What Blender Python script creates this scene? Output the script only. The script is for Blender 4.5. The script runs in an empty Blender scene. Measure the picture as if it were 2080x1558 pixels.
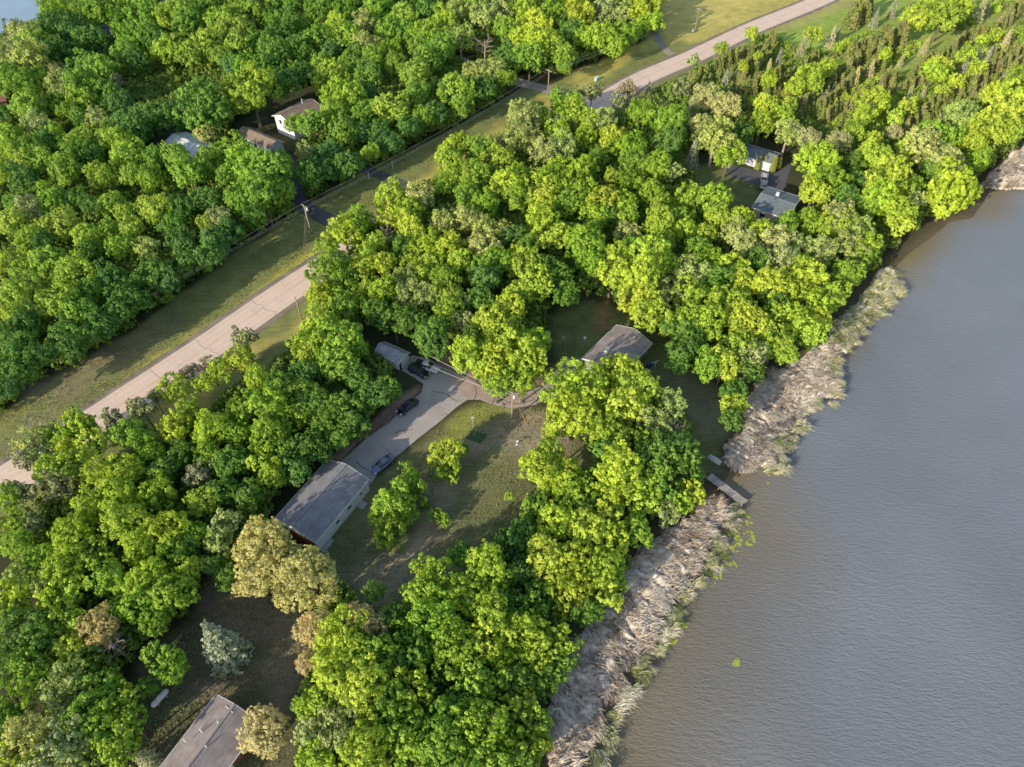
import bpy, math, random
import numpy as np
from mathutils import Vector, Matrix
random.seed(7); rng=np.random.default_rng(7)
SC=bpy.context.scene; COL=SC.collection
# ------------------------------------------------------------------ camera
W0,H0,F,PITCH,ALT=2080,1558,1400.0,47.5,100.0
cp,sp=math.cos(math.radians(PITCH)),math.sin(math.radians(PITCH))
def G(x,y,h=0.0):
    """survey: photo position of a point at height h -> its world position"""
    dx=x-W0/2; dy=-(y-H0/2)
    d=(dx, F*cp+dy*sp, -F*sp+dy*cp)
    t=(ALT-h)/-d[2]
    return (d[0]*t,d[1]*t)
def depth(x,y,h=0.0):
    dy=-(y-H0/2); return F*(ALT-h)/(F*sp-dy*cp)
cam=bpy.data.cameras.new('camera'); co=bpy.data.objects.new('camera',cam); COL.objects.link(co)
co.location=(0,0,ALT); co.rotation_euler=(math.radians(90-PITCH),0,0)
cam.sensor_fit='HORIZONTAL'; cam.sensor_width=36; cam.lens=36*F/W0; cam.clip_start=.5; cam.clip_end=9000
SC.camera=co
# ------------------------------------------------------------------ light
SUN_EL,SUN_DIR=math.radians(19.5),math.radians(45)          # shadows run toward SUN_DIR (math angle)
w=bpy.data.worlds.new('World'); SC.world=w; w.use_nodes=True
nt=w.node_tree; bg=nt.nodes['Background']; sky=nt.nodes.new('ShaderNodeTexSky'); sky.sky_type='NISHITA'
sky.sun_disc=False; sky.sun_elevation=SUN_EL
sv=Vector((-math.cos(SUN_DIR)*math.cos(SUN_EL),-math.sin(SUN_DIR)*math.cos(SUN_EL),math.sin(SUN_EL)))
sky.sun_rotation=math.atan2(sv.x,sv.y); sky.air_density=1.0; sky.dust_density=1.0; sky.ozone_density=1.0
nt.links.new(sky.outputs[0],bg.inputs[0]); bg.inputs[1].default_value=0.15
sl=bpy.data.lights.new('sun','SUN'); sl.energy=5.0; sl.angle=math.radians(.5); sl.color=(1,.90,.68)
so=bpy.data.objects.new('sun',sl); COL.objects.link(so); so.rotation_euler=sv.to_track_quat('Z','Y').to_euler()
SC.view_settings.view_transform='Standard'; SC.view_settings.look='None'; SC.view_settings.exposure=0; SC.view_settings.gamma=1.22
SC.cycles.max_bounces=6; SC.cycles.diffuse_bounces=3; SC.cycles.transmission_bounces=4; SC.cycles.transparent_max_bounces=6
# ------------------------------------------------------------------ materials
def mat(name): 
    m=bpy.data.materials.new(name); m.use_nodes=True; return m,m.node_tree.nodes,m.node_tree.links,m.node_tree.nodes['Principled BSDF']
def node(N,t,**k):
    n=N.new(t)
    for a,v in k.items(): setattr(n,a,v)
    return n
def simple(name,c,rough=.7,var=.25,scale=1.5,metal=0,bump=0,bscale=20,spec=.3,stretch=None):
    m,N,L,P=mat(name)
    tc=node(N,'ShaderNodeTexCoord'); n=node(N,'ShaderNodeTexNoise'); n.inputs['Scale'].default_value=scale; n.inputs['Detail'].default_value=6
    mp=node(N,'ShaderNodeMapping'); L.new(tc.outputs['Object'],mp.inputs[0]); L.new(mp.outputs[0],n.inputs[0])
    if stretch: mp.inputs['Scale'].default_value=stretch
    r=node(N,'ShaderNodeMapRange'); r.inputs[1].default_value=.3; r.inputs[2].default_value=.7; r.inputs[3].default_value=1-var; r.inputs[4].default_value=1+var
    L.new(n.outputs[0],r.inputs[0])
    mx=node(N,'ShaderNodeMix',data_type='RGBA',blend_type='MULTIPLY'); mx.inputs[0].default_value=1; mx.inputs[6].default_value=(*c,1); L.new(r.outputs[0],mx.inputs[7])
    L.new(mx.outputs[2],P.inputs['Base Color']); P.inputs['Roughness'].default_value=rough; P.inputs['Metallic'].default_value=metal
    P.inputs['Specular IOR Level'].default_value=spec
    if bump:
        n2=node(N,'ShaderNodeTexNoise'); n2.inputs['Scale'].default_value=bscale; L.new(tc.outputs['Object'],n2.inputs[0])
        b=node(N,'ShaderNodeBump'); b.inputs['Strength'].default_value=bump; b.inputs['Distance'].default_value=.05; L.new(n2.outputs[0],b.inputs['Height']); L.new(b.outputs[0],P.inputs['Normal'])
    return m
def leaf_mat(name,transl=.35,rough=.55,spec=.25,sat=1.0):
    m,N,L,P=mat(name)
    oi=node(N,'ShaderNodeObjectInfo'); at=node(N,'ShaderNodeAttribute',attribute_name='tone')
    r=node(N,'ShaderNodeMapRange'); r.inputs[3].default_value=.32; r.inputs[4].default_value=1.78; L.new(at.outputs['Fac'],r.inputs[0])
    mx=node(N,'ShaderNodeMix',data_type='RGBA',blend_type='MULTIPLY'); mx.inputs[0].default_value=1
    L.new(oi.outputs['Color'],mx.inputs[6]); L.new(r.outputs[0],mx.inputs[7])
    # light new growth at the tips
    hs=node(N,'ShaderNodeHueSaturation'); L.new(mx.outputs[2],hs.inputs['Color'])
    r2=node(N,'ShaderNodeMapRange'); r2.inputs[3].default_value=.515; r2.inputs[4].default_value=.475; L.new(at.outputs['Fac'],r2.inputs[0]); L.new(r2.outputs[0],hs.inputs['Hue'])
    hs.inputs['Saturation'].default_value=sat
    L.new(hs.outputs[0],P.inputs['Base Color']); P.inputs['Roughness'].default_value=rough; P.inputs['Specular IOR Level'].default_value=spec
    t=node(N,'ShaderNodeBsdfTranslucent'); m2=node(N,'ShaderNodeMix',data_type='RGBA',blend_type='MULTIPLY'); m2.inputs[0].default_value=1
    L.new(hs.outputs[0],m2.inputs[6]); m2.inputs[7].default_value=(1.5,1.35,.5,1); L.new(m2.outputs[2],t.inputs[0])
    s=node(N,'ShaderNodeMixShader'); s.inputs[0].default_value=transl; L.new(P.outputs[0],s.inputs[1]); L.new(t.outputs[0],s.inputs[2])
    L.new(s.outputs[0],N['Material Output'].inputs[0]); return m
M={}
M['leaf']=leaf_mat('leaf',.18); M['needle']=leaf_mat('needle',.12,.7,.1)
M['bark']=simple('bark',(.13,.10,.075),.9,.4,4,bump=.5); M['deadwood']=simple('deadwood',(.38,.30,.25),.9,.3,4)
M['pole']=simple('pole_wood',(.32,.24,.18),.9,.3,6); M['steel']=simple('galvanised',(.55,.56,.58),.45,.1,4,metal=.3)
M['white']=simple('white_paint',(.82,.82,.82),.6,.08,2); M['cream']=simple('cream_siding',(.48,.43,.34),.7,.12,2,stretch=(.2,.2,8))
M['whitesiding']=simple('white_siding',(.88,.88,.88),.65,.12,2,stretch=(.2,.2,9))
M['glass']=simple('window_glass',(.03,.035,.045),.12,.1,2,spec=.8)
M['wire']=simple('wire',(.62,.60,.58),.6,.1,2)
def roof_mat(name,c,var=.2):
    m,N,L,P=mat(name); tc=node(N,'ShaderNodeTexCoord')
    br=node(N,'ShaderNodeTexBrick'); br.inputs['Scale'].default_value=1.0; br.inputs['Mortar Size'].default_value=.012; br.inputs['Brick Width'].default_value=.5; br.inputs['Row Height'].default_value=.16
    br.inputs['Color1'].default_value=(*[k*1.0 for k in c],1); br.inputs['Color2'].default_value=(*[k*.78 for k in c],1); br.inputs['Mortar'].default_value=(*[k*.6 for k in c],1)
    L.new(tc.outputs['Object'],br.inputs[0])
    n=node(N,'ShaderNodeTexNoise'); n.inputs['Scale'].default_value=.5; n.inputs['Detail'].default_value=8; n.inputs['Roughness'].default_value=.65; L.new(tc.outputs['Object'],n.inputs[0])
    r=node(N,'ShaderNodeMapRange'); r.inputs[1].default_value=.3; r.inputs[2].default_value=.7; r.inputs[3].default_value=1-var; r.inputs[4].default_value=1+var; L.new(n.outputs[0],r.inputs[0])
    mp=node(N,'ShaderNodeMapping'); mp.inputs['Scale'].default_value=(.15,3,1); L.new(tc.outputs['Object'],mp.inputs[0])
    n3=node(N,'ShaderNodeTexNoise'); n3.inputs['Scale'].default_value=1.2; L.new(mp.outputs[0],n3.inputs[0])
    r3=node(N,'ShaderNodeMapRange'); r3.inputs[1].default_value=.3; r3.inputs[2].default_value=.75; r3.inputs[3].default_value=.9; r3.inputs[4].default_value=1.15; L.new(n3.outputs[0],r3.inputs[0])
    ml=node(N,'ShaderNodeMath',operation='MULTIPLY'); L.new(r.outputs[0],ml.inputs[0]); L.new(r3.outputs[0],ml.inputs[1])
    mx=node(N,'ShaderNodeMix',data_type='RGBA',blend_type='MULTIPLY'); mx.inputs[0].default_value=1; L.new(br.outputs[0],mx.inputs[6]); L.new(ml.outputs[0],mx.inputs[7])
    L.new(mx.outputs[2],P.inputs['Base Color']); P.inputs['Roughness'].default_value=.85; P.inputs['Specular IOR Level'].default_value=.25; return m
M['roof_grey']=roof_mat('grey_shingle',(.27,.265,.29),.25); M['roof_slate']=roof_mat('slate_shingle',(.17,.21,.23))
M['roof_brown']=roof_mat('brown_shingle',(.36,.295,.285),.3); M['roof_tan']=roof_mat('tan_shingle',(.27,.20,.15)); M['roof_white']=roof_mat('pale_steel_roof',(.75,.80,.90),.08)
M['roof_old']=roof_mat('weathered_shingle',(.50,.51,.55),.4)
# paved surfaces
def pave(name,c,crack=.5,cs=.12,var=.15,warm=(.0,.0,.0)):
    m,N,L,P=mat(name); geo=node(N,'ShaderNodeNewGeometry')
    n=node(N,'ShaderNodeTexNoise'); n.inputs['Scale'].default_value=.25; n.inputs['Detail'].default_value=10; n.inputs['Roughness'].default_value=.6; L.new(geo.outputs['Position'],n.inputs[0])
    r=node(N,'ShaderNodeMapRange'); r.inputs[1].default_value=.3; r.inputs[2].default_value=.7; r.inputs[3].default_value=1-var; r.inputs[4].default_value=1+var; L.new(n.outputs[0],r.inputs[0])
    nf=node(N,'ShaderNodeTexNoise'); nf.inputs['Scale'].default_value=4; nf.inputs['Detail'].default_value=4; L.new(geo.outputs['Position'],nf.inputs[0])
    rf=node(N,'ShaderNodeMapRange'); rf.inputs[1].default_value=.3; rf.inputs[2].default_value=.7; rf.inputs[3].default_value=.9; rf.inputs[4].default_value=1.1; L.new(nf.outputs[0],rf.inputs[0])
    # cracks: thin voronoi edges, warped, present only here and there
    nw=node(N,'ShaderNodeTexNoise'); nw.inputs['Scale'].default_value=.6; L.new(geo.outputs['Position'],nw.inputs[0])
    ad=node(N,'ShaderNodeMix',data_type='VECTOR'); ad.inputs[0].default_value=.35; L.new(geo.outputs['Position'],ad.inputs[4]); 
    vm=node(N,'ShaderNodeVectorMath',operation='SCALE'); vm.inputs[3].default_value=9; L.new(nw.outputs['Color'],vm.inputs[0])
    va=node(N,'ShaderNodeVectorMath',operation='ADD'); L.new(geo.outputs['Position'],va.inputs[0]); L.new(vm.outputs[0],va.inputs[1])
    vo=node(N,'ShaderNodeTexVoronoi',feature='DISTANCE_TO_EDGE'); vo.inputs['Scale'].default_value=cs; L.new(va.outputs[0],vo.inputs[0])
    rc=node(N,'ShaderNodeMapRange'); rc.inputs[1].default_value=0; rc.inputs[2].default_value=.014; rc.inputs[3].default_value=1-crack; rc.inputs[4].default_value=1; L.new(vo.outputs['Distance'],rc.inputs[0])
    a=node(N,'ShaderNodeMath',operation='MULTIPLY'); L.new(r.outputs[0],a.inputs[0]); L.new(rf.outputs[0],a.inputs[1])
    b=node(N,'ShaderNodeMath',operation='MULTIPLY'); L.new(a.outputs[0],b.inputs[0]); L.new(rc.outputs[0],b.inputs[1])
    aw=node(N,'ShaderNodeAttribute',attribute_name='wear'); rw=node(N,'ShaderNodeMapRange'); rw.inputs[3].default_value=1; rw.inputs[4].default_value=.80; L.new(aw.outputs['Fac'],rw.inputs[0])
    b2=node(N,'ShaderNodeMath',operation='MULTIPLY'); L.new(b.outputs[0],b2.inputs[0]); L.new(rw.outputs[0],b2.inputs[1]); b=b2
    mx=node(N,'ShaderNodeMix',data_type='RGBA',blend_type='MULTIPLY'); mx.inputs[0].default_value=1; mx.inputs[6].default_value=(*c,1); L.new(b.outputs[0],mx.inputs[7])
    L.new(mx.outputs[2],P.inputs['Base Color']); P.inputs['Roughness'].default_value=.9; P.inputs['Specular IOR Level'].default_value=.2; return m
M['road']=pave('old_asphalt_road',(.95,.69,.55),.2,.1,.07); M['drive']=pave('worn_driveway',(.46,.40,.38),.55,.16,.16)
M['blacktop']=pave('blacktop',(.085,.085,.10),.1,.1,.2); M['gravel']=pave('gravel_track',(.36,.29,.25),.0,.3,.2)
M['shoulder']=pave('gravel_shoulder',(.27,.22,.17),.0,.3,.35)
M['paintline']=simple('faded_yellow_paint',(.60,.46,.28),.8,.3,3)
# ------------------------------------------------------------------ object helpers
def link(o,parent=None):
    COL.objects.link(o)
    if parent is not None: o.parent=parent
    return o
def mesh_np(name,V,Q,mats=(),tone=None,smooth=False,midx=None):
    V=np.asarray(V,dtype=np.float32); me=bpy.data.meshes.new(name)
    Q=np.asarray(Q,dtype=np.int32); k=Q.shape[1]
    me.vertices.add(len(V)); me.vertices.foreach_set('co',V.ravel())
    me.loops.add(Q.size); me.loops.foreach_set('vertex_index',Q.ravel())
    me.polygons.add(len(Q)); me.polygons.foreach_set('loop_start',np.arange(0,Q.size,k,dtype=np.int32)); 
    if smooth: me.polygons.foreach_set('use_smooth',np.ones(len(Q),dtype=bool))
    for m in mats: me.materials.append(m)
    if midx is not None: me.polygons.foreach_set('material_index',np.asarray(midx,dtype=np.int32))
    if tone is not None:
        a=me.attributes.new('tone','FLOAT','FACE'); a.data.foreach_set('value',np.asarray(tone,dtype=np.float32))
    me.update(calc_edges=True); return me
class MB:
    def __init__(s): s.v=[];s.f=[]
    def add(s,V,Fc):
        b=len(s.v); s.v+= [tuple(p) for p in V]; s.f+=[tuple(i+b for i in f) for f in Fc]; return s
    def box(s,c,d,rz=0,taper=1.0,rx=0):
        x,y,z=[k/2 for k in d]; V=[]
        R=Matrix.Rotation(rz,3,'Z')@Matrix.Rotation(rx,3,'X')
        for sz in (-1,1):
            t=taper if sz>0 else 1
            for sx,sy in ((-1,-1),(1,-1),(1,1),(-1,1)): V.append(R@Vector((sx*x*t,sy*y*t,sz*z))+Vector(c))
        return s.add(V,[(3,2,1,0),(4,5,6,7),(0,1,5,4),(1,2,6,5),(2,3,7,6),(3,0,4,7)])
    def tube(s,pts,rad,n=6,cap=True):
        pts=[Vector(p) for p in pts]; rad=rad if hasattr(rad,'__len__') else [rad]*len(pts); V=[];Fc=[]
        for i,p in enumerate(pts):
            d=(pts[min(i+1,len(pts)-1)]-pts[max(i-1,0)]).normalized(); a=d.orthogonal().normalized(); b=d.cross(a)
            for k in range(n):
                t=2*math.pi*k/n; V.append(p+(a*math.cos(t)+b*math.sin(t))*rad[i])
        for i in range(len(pts)-1):
            for k in range(n): Fc.append((i*n+k,i*n+(k+1)%n,(i+1)*n+(k+1)%n,(i+1)*n+k))
        if cap: Fc.append(tuple(range(n-1,-1,-1))); Fc.append(tuple((len(pts)-1)*n+k for k in range(n)))
        return s.add(V,Fc)
    def lathe(s,prof,n=12,M4=None):
        V=[];Fc=[]
        for r,z in prof:
            for k in range(n):
                t=2*math.pi*k/n; p=Vector((r*math.cos(t),r*math.sin(t),z)); V.append(M4@p if M4 else p)
        for i in range(len(prof)-1):
            for k in range(n): Fc.append((i*n+k,i*n+(k+1)%n,(i+1)*n+(k+1)%n,(i+1)*n+k))
        return s.add(V,Fc)
    def build(s,name,m,parent=None,smooth=False,bevel=0):
        me=bpy.data.meshes.new(name); me.from_pydata([tuple(p) for p in s.v],[],s.f); me.materials.append(m)
        if smooth: me.polygons.foreach_set('use_smooth',[True]*len(me.polygons))
        me.update(); o=bpy.data.objects.new(name,me); link(o,parent)
        if bevel:
            b=o.modifiers.new('bevel','BEVEL'); b.width=bevel; b.segments=2
        return o
def tag(o,label=None,cat=None,group=None,kind=None):
    if label: o['label']=label
    if cat: o['category']=cat
    if group: o['group']=group
    if kind: o['kind']=kind
    return o
def empty(name,loc,rz=0,label=None,cat=None,group=None):
    o=bpy.data.objects.new(name,None); o.empty_display_size=.5; link(o); o.location=loc; o.rotation_euler=(0,0,rz)
    return tag(o,label,cat,group)
def copy_tree(o,parent=None):
    c=o.copy(); COL.objects.link(c)
    if parent is not None: c.parent=parent
    for ch in [x for x in o.children]: copy_tree(ch,c)
    return c
# ------------------------------------------------------------------ polygons in world space
def wp(pts,h=0): return np.array([G(x,y,h) for x,y in pts])
def sdist(P,poly):
    """signed distance (negative inside) of points P (n,2) to polygon"""
    d=np.full(len(P),1e9); ins=np.zeros(len(P),bool); n=len(poly)
    for i in range(n):
        a=poly[i]; b=poly[(i+1)%n]; e=b-a; v=P-a
        t=np.clip((v@e)/(e@e+1e-12),0,1); dd=np.hypot(*(v-t[:,None]*e).T); d=np.minimum(d,dd)
        c=((a[1]>P[:,1])!=(b[1]>P[:,1])); 
        with np.errstate(divide='ignore',invalid='ignore'):
            xi=(b[0]-a[0])*(P[:,1]-a[1])/(b[1]-a[1]+1e-15)+a[0]
        ins^=c&(P[:,0]<xi)
    return np.where(ins,-d,d)
SHORE=[(1085,1640),(1108,1558),(1105,1480),(1110,1400),(1160,1310),(1185,1255),(1265,1200),(1282,1130),(1335,1080),(1400,1040),(1440,995),(1438,968),(1455,958),(1462,940),(1462,900),(1500,868),(1512,815),(1560,752),(1610,728),(1665,685),(1722,620),(1790,545),(1830,505),(1880,470),(1915,440),(1960,432),(1985,400),(2010,350),(2080,300),(2180,250),(2350,160)]
lake_poly=np.vstack([wp([(1060,1900)]),wp(SHORE),np.array([[3000,900],[3000,-500],[20,-500]])])
pond_poly=np.vstack([wp([(-330,130),(-120,100),(-10,84),(30,68),(80,55),(92,30),(92,-10),(160,-30),(210,-8),(330,-90)]),np.array([[-300,1500],[-2500,1500],[-2500,300]])])
def inwater(P): return np.minimum(sdist(P,lake_poly),sdist(P,pond_poly))
WL=-.45
# ------------------------------------------------------------------ value noise
def vnoise(P,s,seed=0):
    r=np.random.default_rng(seed); T=r.random((256,256)); p=P/s; i=np.floor(p).astype(int); f=p-i; f=f*f*(3-2*f)
    a=T[i[:,0]%256,i[:,1]%256]; b=T[(i[:,0]+1)%256,i[:,1]%256]; c=T[i[:,0]%256,(i[:,1]+1)%256]; d=T[(i[:,0]+1)%256,(i[:,1]+1)%256]
    return (a*(1-f[:,0])+b*f[:,0])*(1-f[:,1])+(c*(1-f[:,0])+d*f[:,0])*f[:,1]
def fbm(P,s,seed=0,o=4): return sum(vnoise(P,s/2**k,seed+k)/2**k for k in range(o))/sum(1/2**k for k in range(o))
# ------------------------------------------------------------------ road line
road_c=[(-260,1150),(30,967),(199,853) ,(420,706),(638,556),(940,370),(1225,205),(1310,157),(1414,112),(1529,57),(1640,12),(1760,-40),(2000,-130)]
rc=wp(road_c)
def resample(P,step=2.0):
    out=[]; 
    for i in range(len(P)-1):
        p0=P[max(i-1,0)];p1=P[i];p2=P[i+1];p3=P[min(i+2,len(P)-1)]; n=max(2,int(np.hypot(*(p2-p1))/step))
        for k in range(n):
            t=k/n; out.append(.5*((2*p1)+(-p0+p2)*t+(2*p0-5*p1+4*p2-p3)*t*t+(-p0+3*p1-3*p2+p3)*t**3))
    out.append(P[-1]); return np.array(out)
rcs=resample(rc)
def offset(P,d):
    T=np.gradient(P,axis=0); T/=np.linalg.norm(T,axis=1)[:,None]; return P+np.stack([-T[:,1],T[:,0]],1)*d
def strip(name,P,wd,z,m,off=0,label=None,jit=0):
    A=offset(P,off+wd/2); B=offset(P,off-wd/2)
    if jit: A=A+rng.normal(0,jit,A.shape); B=B+rng.normal(0,jit,B.shape)
    n=len(P); K=16; tt=np.linspace(0,1,K+1); V=np.vstack([np.c_[A*(1-t)+B*t,np.full(n,z)] for t in tt]); i=np.arange(n-1)
    me=mesh_np(name,V,np.vstack([np.c_[i+(k+1)*n,i+(k+1)*n+1,i+k*n+1,i+k*n] for k in range(K)]),[m]); wr=np.repeat(np.array([.9,.25,.55,.1,.15,.5,.1,.35,.7,.35,.1,.5,.15,.1,.55,.25,.9]),n)
    wa_=me.attributes.new('wear','FLOAT','POINT'); wa_.data.foreach_set('value',wr.astype(np.float32)); o=bpy.data.objects.new(name,me); link(o); return tag(o,label,kind='structure')
def flat(name,poly,z,m,label=None):
    import bmesh
    bm=bmesh.new(); f=bm.faces.new([bm.verts.new((p[0],p[1],z)) for p in poly]); bmesh.ops.triangulate(bm,faces=[f]); 
    bmesh.ops.recalc_face_normals(bm,faces=bm.faces)
    me=bpy.data.meshes.new(name); bm.to_mesh(me); bm.free()
    if len(me.polygons) and me.polygons[0].normal.z<0: me.flip_normals()
    me.materials.append(m); o=bpy.data.objects.new(name,me); link(o); return tag(o,label,kind='structure')
strip('road',rcs,8.2,.06,M['road'],label='pale sun-bleached two-lane road running past the woods')
strip('road_shoulder',rcs,11.0,.03,M['shoulder'],label='narrow gravel shoulder along both road edges',jit=.12)
# dashed centre line
mb=MB()
s=0; k=0
while k<len(rcs)-3:
    a,b=rcs[k],rcs[k]+(rcs[k+1]-rcs[k])/np.hypot(*(rcs[k+1]-rcs[k]))*3
    d=(b-a)/3; n_=np.array([-d[1],d[0]])*.06
    mb.add([(*(a-n_),.066),(*(b-n_),.066),(*(b+n_),.066),(*(a+n_),.066)],[(0,1,2,3)]); k+=6
tag(mb.build('road_marking',M['paintline']),'faded dashed yellow centre line on the road',kind='structure')
# expansion cracks across the road, dark sealed seams
mb=MB(); k=3
while k<len(rcs)-3:
    c=rcs[k]; d=(rcs[k+1]-rcs[k])/np.hypot(*(rcs[k+1]-rcs[k])); n_=np.array([-d[1],d[0]])
    pts=[c+n_*u+d*random.uniform(-.5,.5) for u in np.linspace(-4,4,9)]
    for p,q in zip(pts[:-1],pts[1:]): mb.add([(*(p-d*.045),.064),(*(p+d*.045),.064),(*(q+d*.045),.064),(*(q-d*.045),.064)],[(0,3,2,1)])
    k+=random.choice((5,6,8,11))
tag(mb.build('road_crack',simple('crack_seal',(.16,.13,.12),.9)),'thin dark cracks crossing the road',kind='structure')
def path(name,px,wd,z,m,label,jit=0): return strip(name,resample(wp(px),1.2),wd,z,m,label=label,jit=jit)
path('gravel_road',[(930,120),(985,145),(1035,162),(1120,183),(1180,193),(1226,204)],5.2,.022,M['gravel'],'gravel side road leaving the woods to meet the main road',.1)
path('driveway',[(572,318),(590,340),(603,370),(605,400),(622,423),(690,458)],4.6,.024,M['blacktop'],'dark blacktop driveway crossing the verge by the utility pole')
path('driveway',[(690,310),(730,338),(770,355),(800,367),(840,386)],3.6,.024,M['blacktop'],'short dark driveway crossing the shaded verge')
path('dirt_track',[(1310,30),(1330,66),(1342,88),(1360,108),(1392,124)],3.0,.024,M['gravel'],'two-rut dirt track from the treeline to the road',.15)
path('dirt_track',[(95,925),(108,905),(118,885),(140,872)],1.6,.024,M['gravel'],'short curved dirt track beside the road',.1)
yard=[(692,938),(715,918),(742,893),(800,850),(838,812),(856,798),(860,780),(843,768),(815,752),(820,728),(838,722),(870,728),(905,748),(945,765),(985,788),(1030,799),(1070,797),(1104,783),(1130,752),(1150,728),(1185,730),(1170,760),(1140,782),(1118,806),(1085,823),(1040,829),(1000,822),(975,812),(950,812),(930,825),(895,855),(850,890),(800,932),(768,962),(752,984),(730,1000),(700,960)]
flat('driveway',wp(yard),.03,M['drive'],'grey cracked concrete yard and driveway between the garages and house')
flat('driveway',wp([(1455,322),(1490,335),(1530,345),(1575,352),(1610,330),(1600,360),(1590,395),(1560,385),(1530,375),(1490,362),(1470,345)]),.03,M['blacktop'],'dark parking area between the lakeside house and its garage')
flat('driveway_patch',wp([(905,751),(945,768),(985,791),(1030,802),(1070,800),(1103,787),(1128,757),(1150,733),(1172,734),(1140,780),(1116,803),(1084,820),(1040,826),(1000,819),(975,809),(950,809),(938,800),(930,780)]),.034,pave('reddish_driveway',(.46,.33,.28),.5,.2,.2),'reddish worn stretch of driveway curving toward the brown-roofed house')
# sealed crack lines across the yard
mb=MB(); 
for ln in [[(880,795),(900,800),(915,806),(930,816)],[(962,785),(968,800),(960,815)],[(1000,790),(1006,808),(1000,822)],[(1022,798),(1018,812),(1026,828)],[(1060,797),(1066,812),(1062,824)],[(1084,792),(1092,806),(1090,818)],[(985,788),(1010,806),(1045,820),(1085,812)],[(776,866),(792,858),(800,840)],[(722,935),(735,950),(760,958)],[(800,880),(815,876),(840,872)],[(1100,785),(1112,795),(1120,803)]]:
    P=resample(wp(ln),.8); P=P+rng.normal(0,.07,P.shape); A=offset(P,.07);B=offset(P,-.07)
    for i in range(len(P)-1): mb.add([(*A[i],.040),(*B[i],.040),(*B[i+1],.040),(*A[i+1],.040)],[(0,1,2,3)])
tag(mb.build('driveway_crack',simple('tar_seal',(.05,.05,.055),.7)),'dark tar-sealed cracks wandering over the grey driveway',kind='structure')
# ------------------------------------------------------------------ ground sheet
def axis(a,b,st,far):
    c=list(np.arange(a,b,st)); d=st; lo=[];x=a
    while x>-far: d*=1.5; x-=d; lo.append(x)
    hi=[];x=c[-1];d=st
    while x<far: d*=1.5; x+=d; hi.append(x)
    return np.array(lo[::-1]+c+hi)
gx=axis(-215,235,.75,3500); gy=axis(15,330,.75,3500)
X,Y=np.meshgrid(gx,gy,indexing='xy'); P=np.c_[X.ravel(),Y.ravel()]
sw=inwater(P)
Z=np.where(sw<0,np.maximum(sw*.22,-4.0),0)+np.where(sw>2,(fbm(P,14,3)-.5)*.10,0)
Z=np.where((sw>=0)&(sw<2.0),-.02*(2-sw),Z)
n1=fbm(P,9,11);n2=fbm(P,2.2,21);n3=fbm(P,30,31)
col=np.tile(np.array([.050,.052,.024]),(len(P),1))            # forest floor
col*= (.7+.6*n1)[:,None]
def lay(c,px,feather,nz=.25,noise=n1,am=1.0,poly=None):
    global col
    d=sdist(P,wp(px) if poly is None else poly)+ (noise-.5)*feather*3
    a=np.clip(.5-d/feather,0,1)[:,None]*am; c=np.array(c)[None,:]*(1+nz*(n2-.5)*2+nz*(n1-.5)*1.5)[:,None]
    col=col*(1-a)+c*a
lay((.21,.235,.07),[(-400,1120),(0,838),(240,688),(520,488),(620,412),(750,342),(900,270),(1040,195),(1130,160),(1250,115),(1350,60),(1335,10),(1500,-200),(2100,-200),(1700,20),(1640,48),(1540,80),(1420,140),(1340,180),(1240,240),(1100,260),(900,360),(700,500),(660,620),(600,720),(400,850),(200,960),(0,1100),(-300,1300)],2.0,.28)
lay((.60,.52,.11),[(1170,190),(1290,108),(1400,75),(1640,-30),(1640,-120),(1350,60),(1250,115),(1140,165)],5,.3,am=.85)       # mown verge in sun, this line and next: sunlight put into the colour
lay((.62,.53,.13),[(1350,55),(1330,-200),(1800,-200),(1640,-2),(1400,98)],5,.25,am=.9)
lay((.58,.48,.11),[(760,420),(900,330),(1040,240),(1110,200),(1120,220),(900,360),(780,430)],4,.3,am=.8)  # bright strip beside the road: sunlight painted into the grass colour
lay((.80,.70,.10),[(100,900),(300,745),(500,610),(655,500),(668,520),(300,790),(140,900)],2.5,.25,am=.8)  # lit roadside strip on the left, its sun likewise in the colour
lay((.27,.21,.14),[(100,770),(220,690),(300,640),(280,700),(150,830),(60,880)],9,.3,am=.55)
lay((.32,.28,.20),[(0,860),(90,790),(120,850),(30,900)],8,.3,am=.5)
lay((.55,.44,.12),[(560,690),(600,650),(650,600),(660,620),(640,690)],3,.25)
lay((.52,.42,.11),[(310,850),(500,700),(560,690),(400,840),(330,870)],3,.25,am=.9)
lay((.36,.52,.08),[(1560,40),(1700,0),(1860,-60),(2200,-120),(2400,20),(2200,100),(2080,150),(1960,190),(1840,270),(1700,255),(1600,230),(1480,190),(1400,165),(1480,110)],5,.3,am=.85)
lay((.45,.40,.13),[(1560,48),(1640,14),(1720,-20),(1740,10),(1680,30),(1580,62)],3,.2,am=.8)
lay((.38,.44,.10),[(1800,110),(1960,40),(2100,-20),(2100,30),(1960,80),(1850,140),(1800,150)],5,.3,am=.7)
lawn=[(735,985),(800,945),(860,895),(910,850),(950,818),(1000,826),(1050,833),(1110,812),(1150,780),(1200,790),(1260,880),(1230,960),(1100,1000),(1060,1090),(980,1150),(840,1230),(760,1235),(690,1195),(640,1120),(690,1050)]
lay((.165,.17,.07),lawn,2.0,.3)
lay((.36,.28,.19),[(1040,830),(1110,815),(1160,860),(1180,930),(1090,960),(1000,930),(950,935),(905,945),(930,980),(900,1090),(840,1160),(740,1210),(700,1190),(780,1130),(850,1060),(880,980),(930,910),(985,870)],3.5,.3,am=.8)
lay((.38,.42,.07),[(930,828),(960,815),(1000,824),(1040,833),(990,850),(950,880),(900,900)],3,.2,am=.7)
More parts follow.
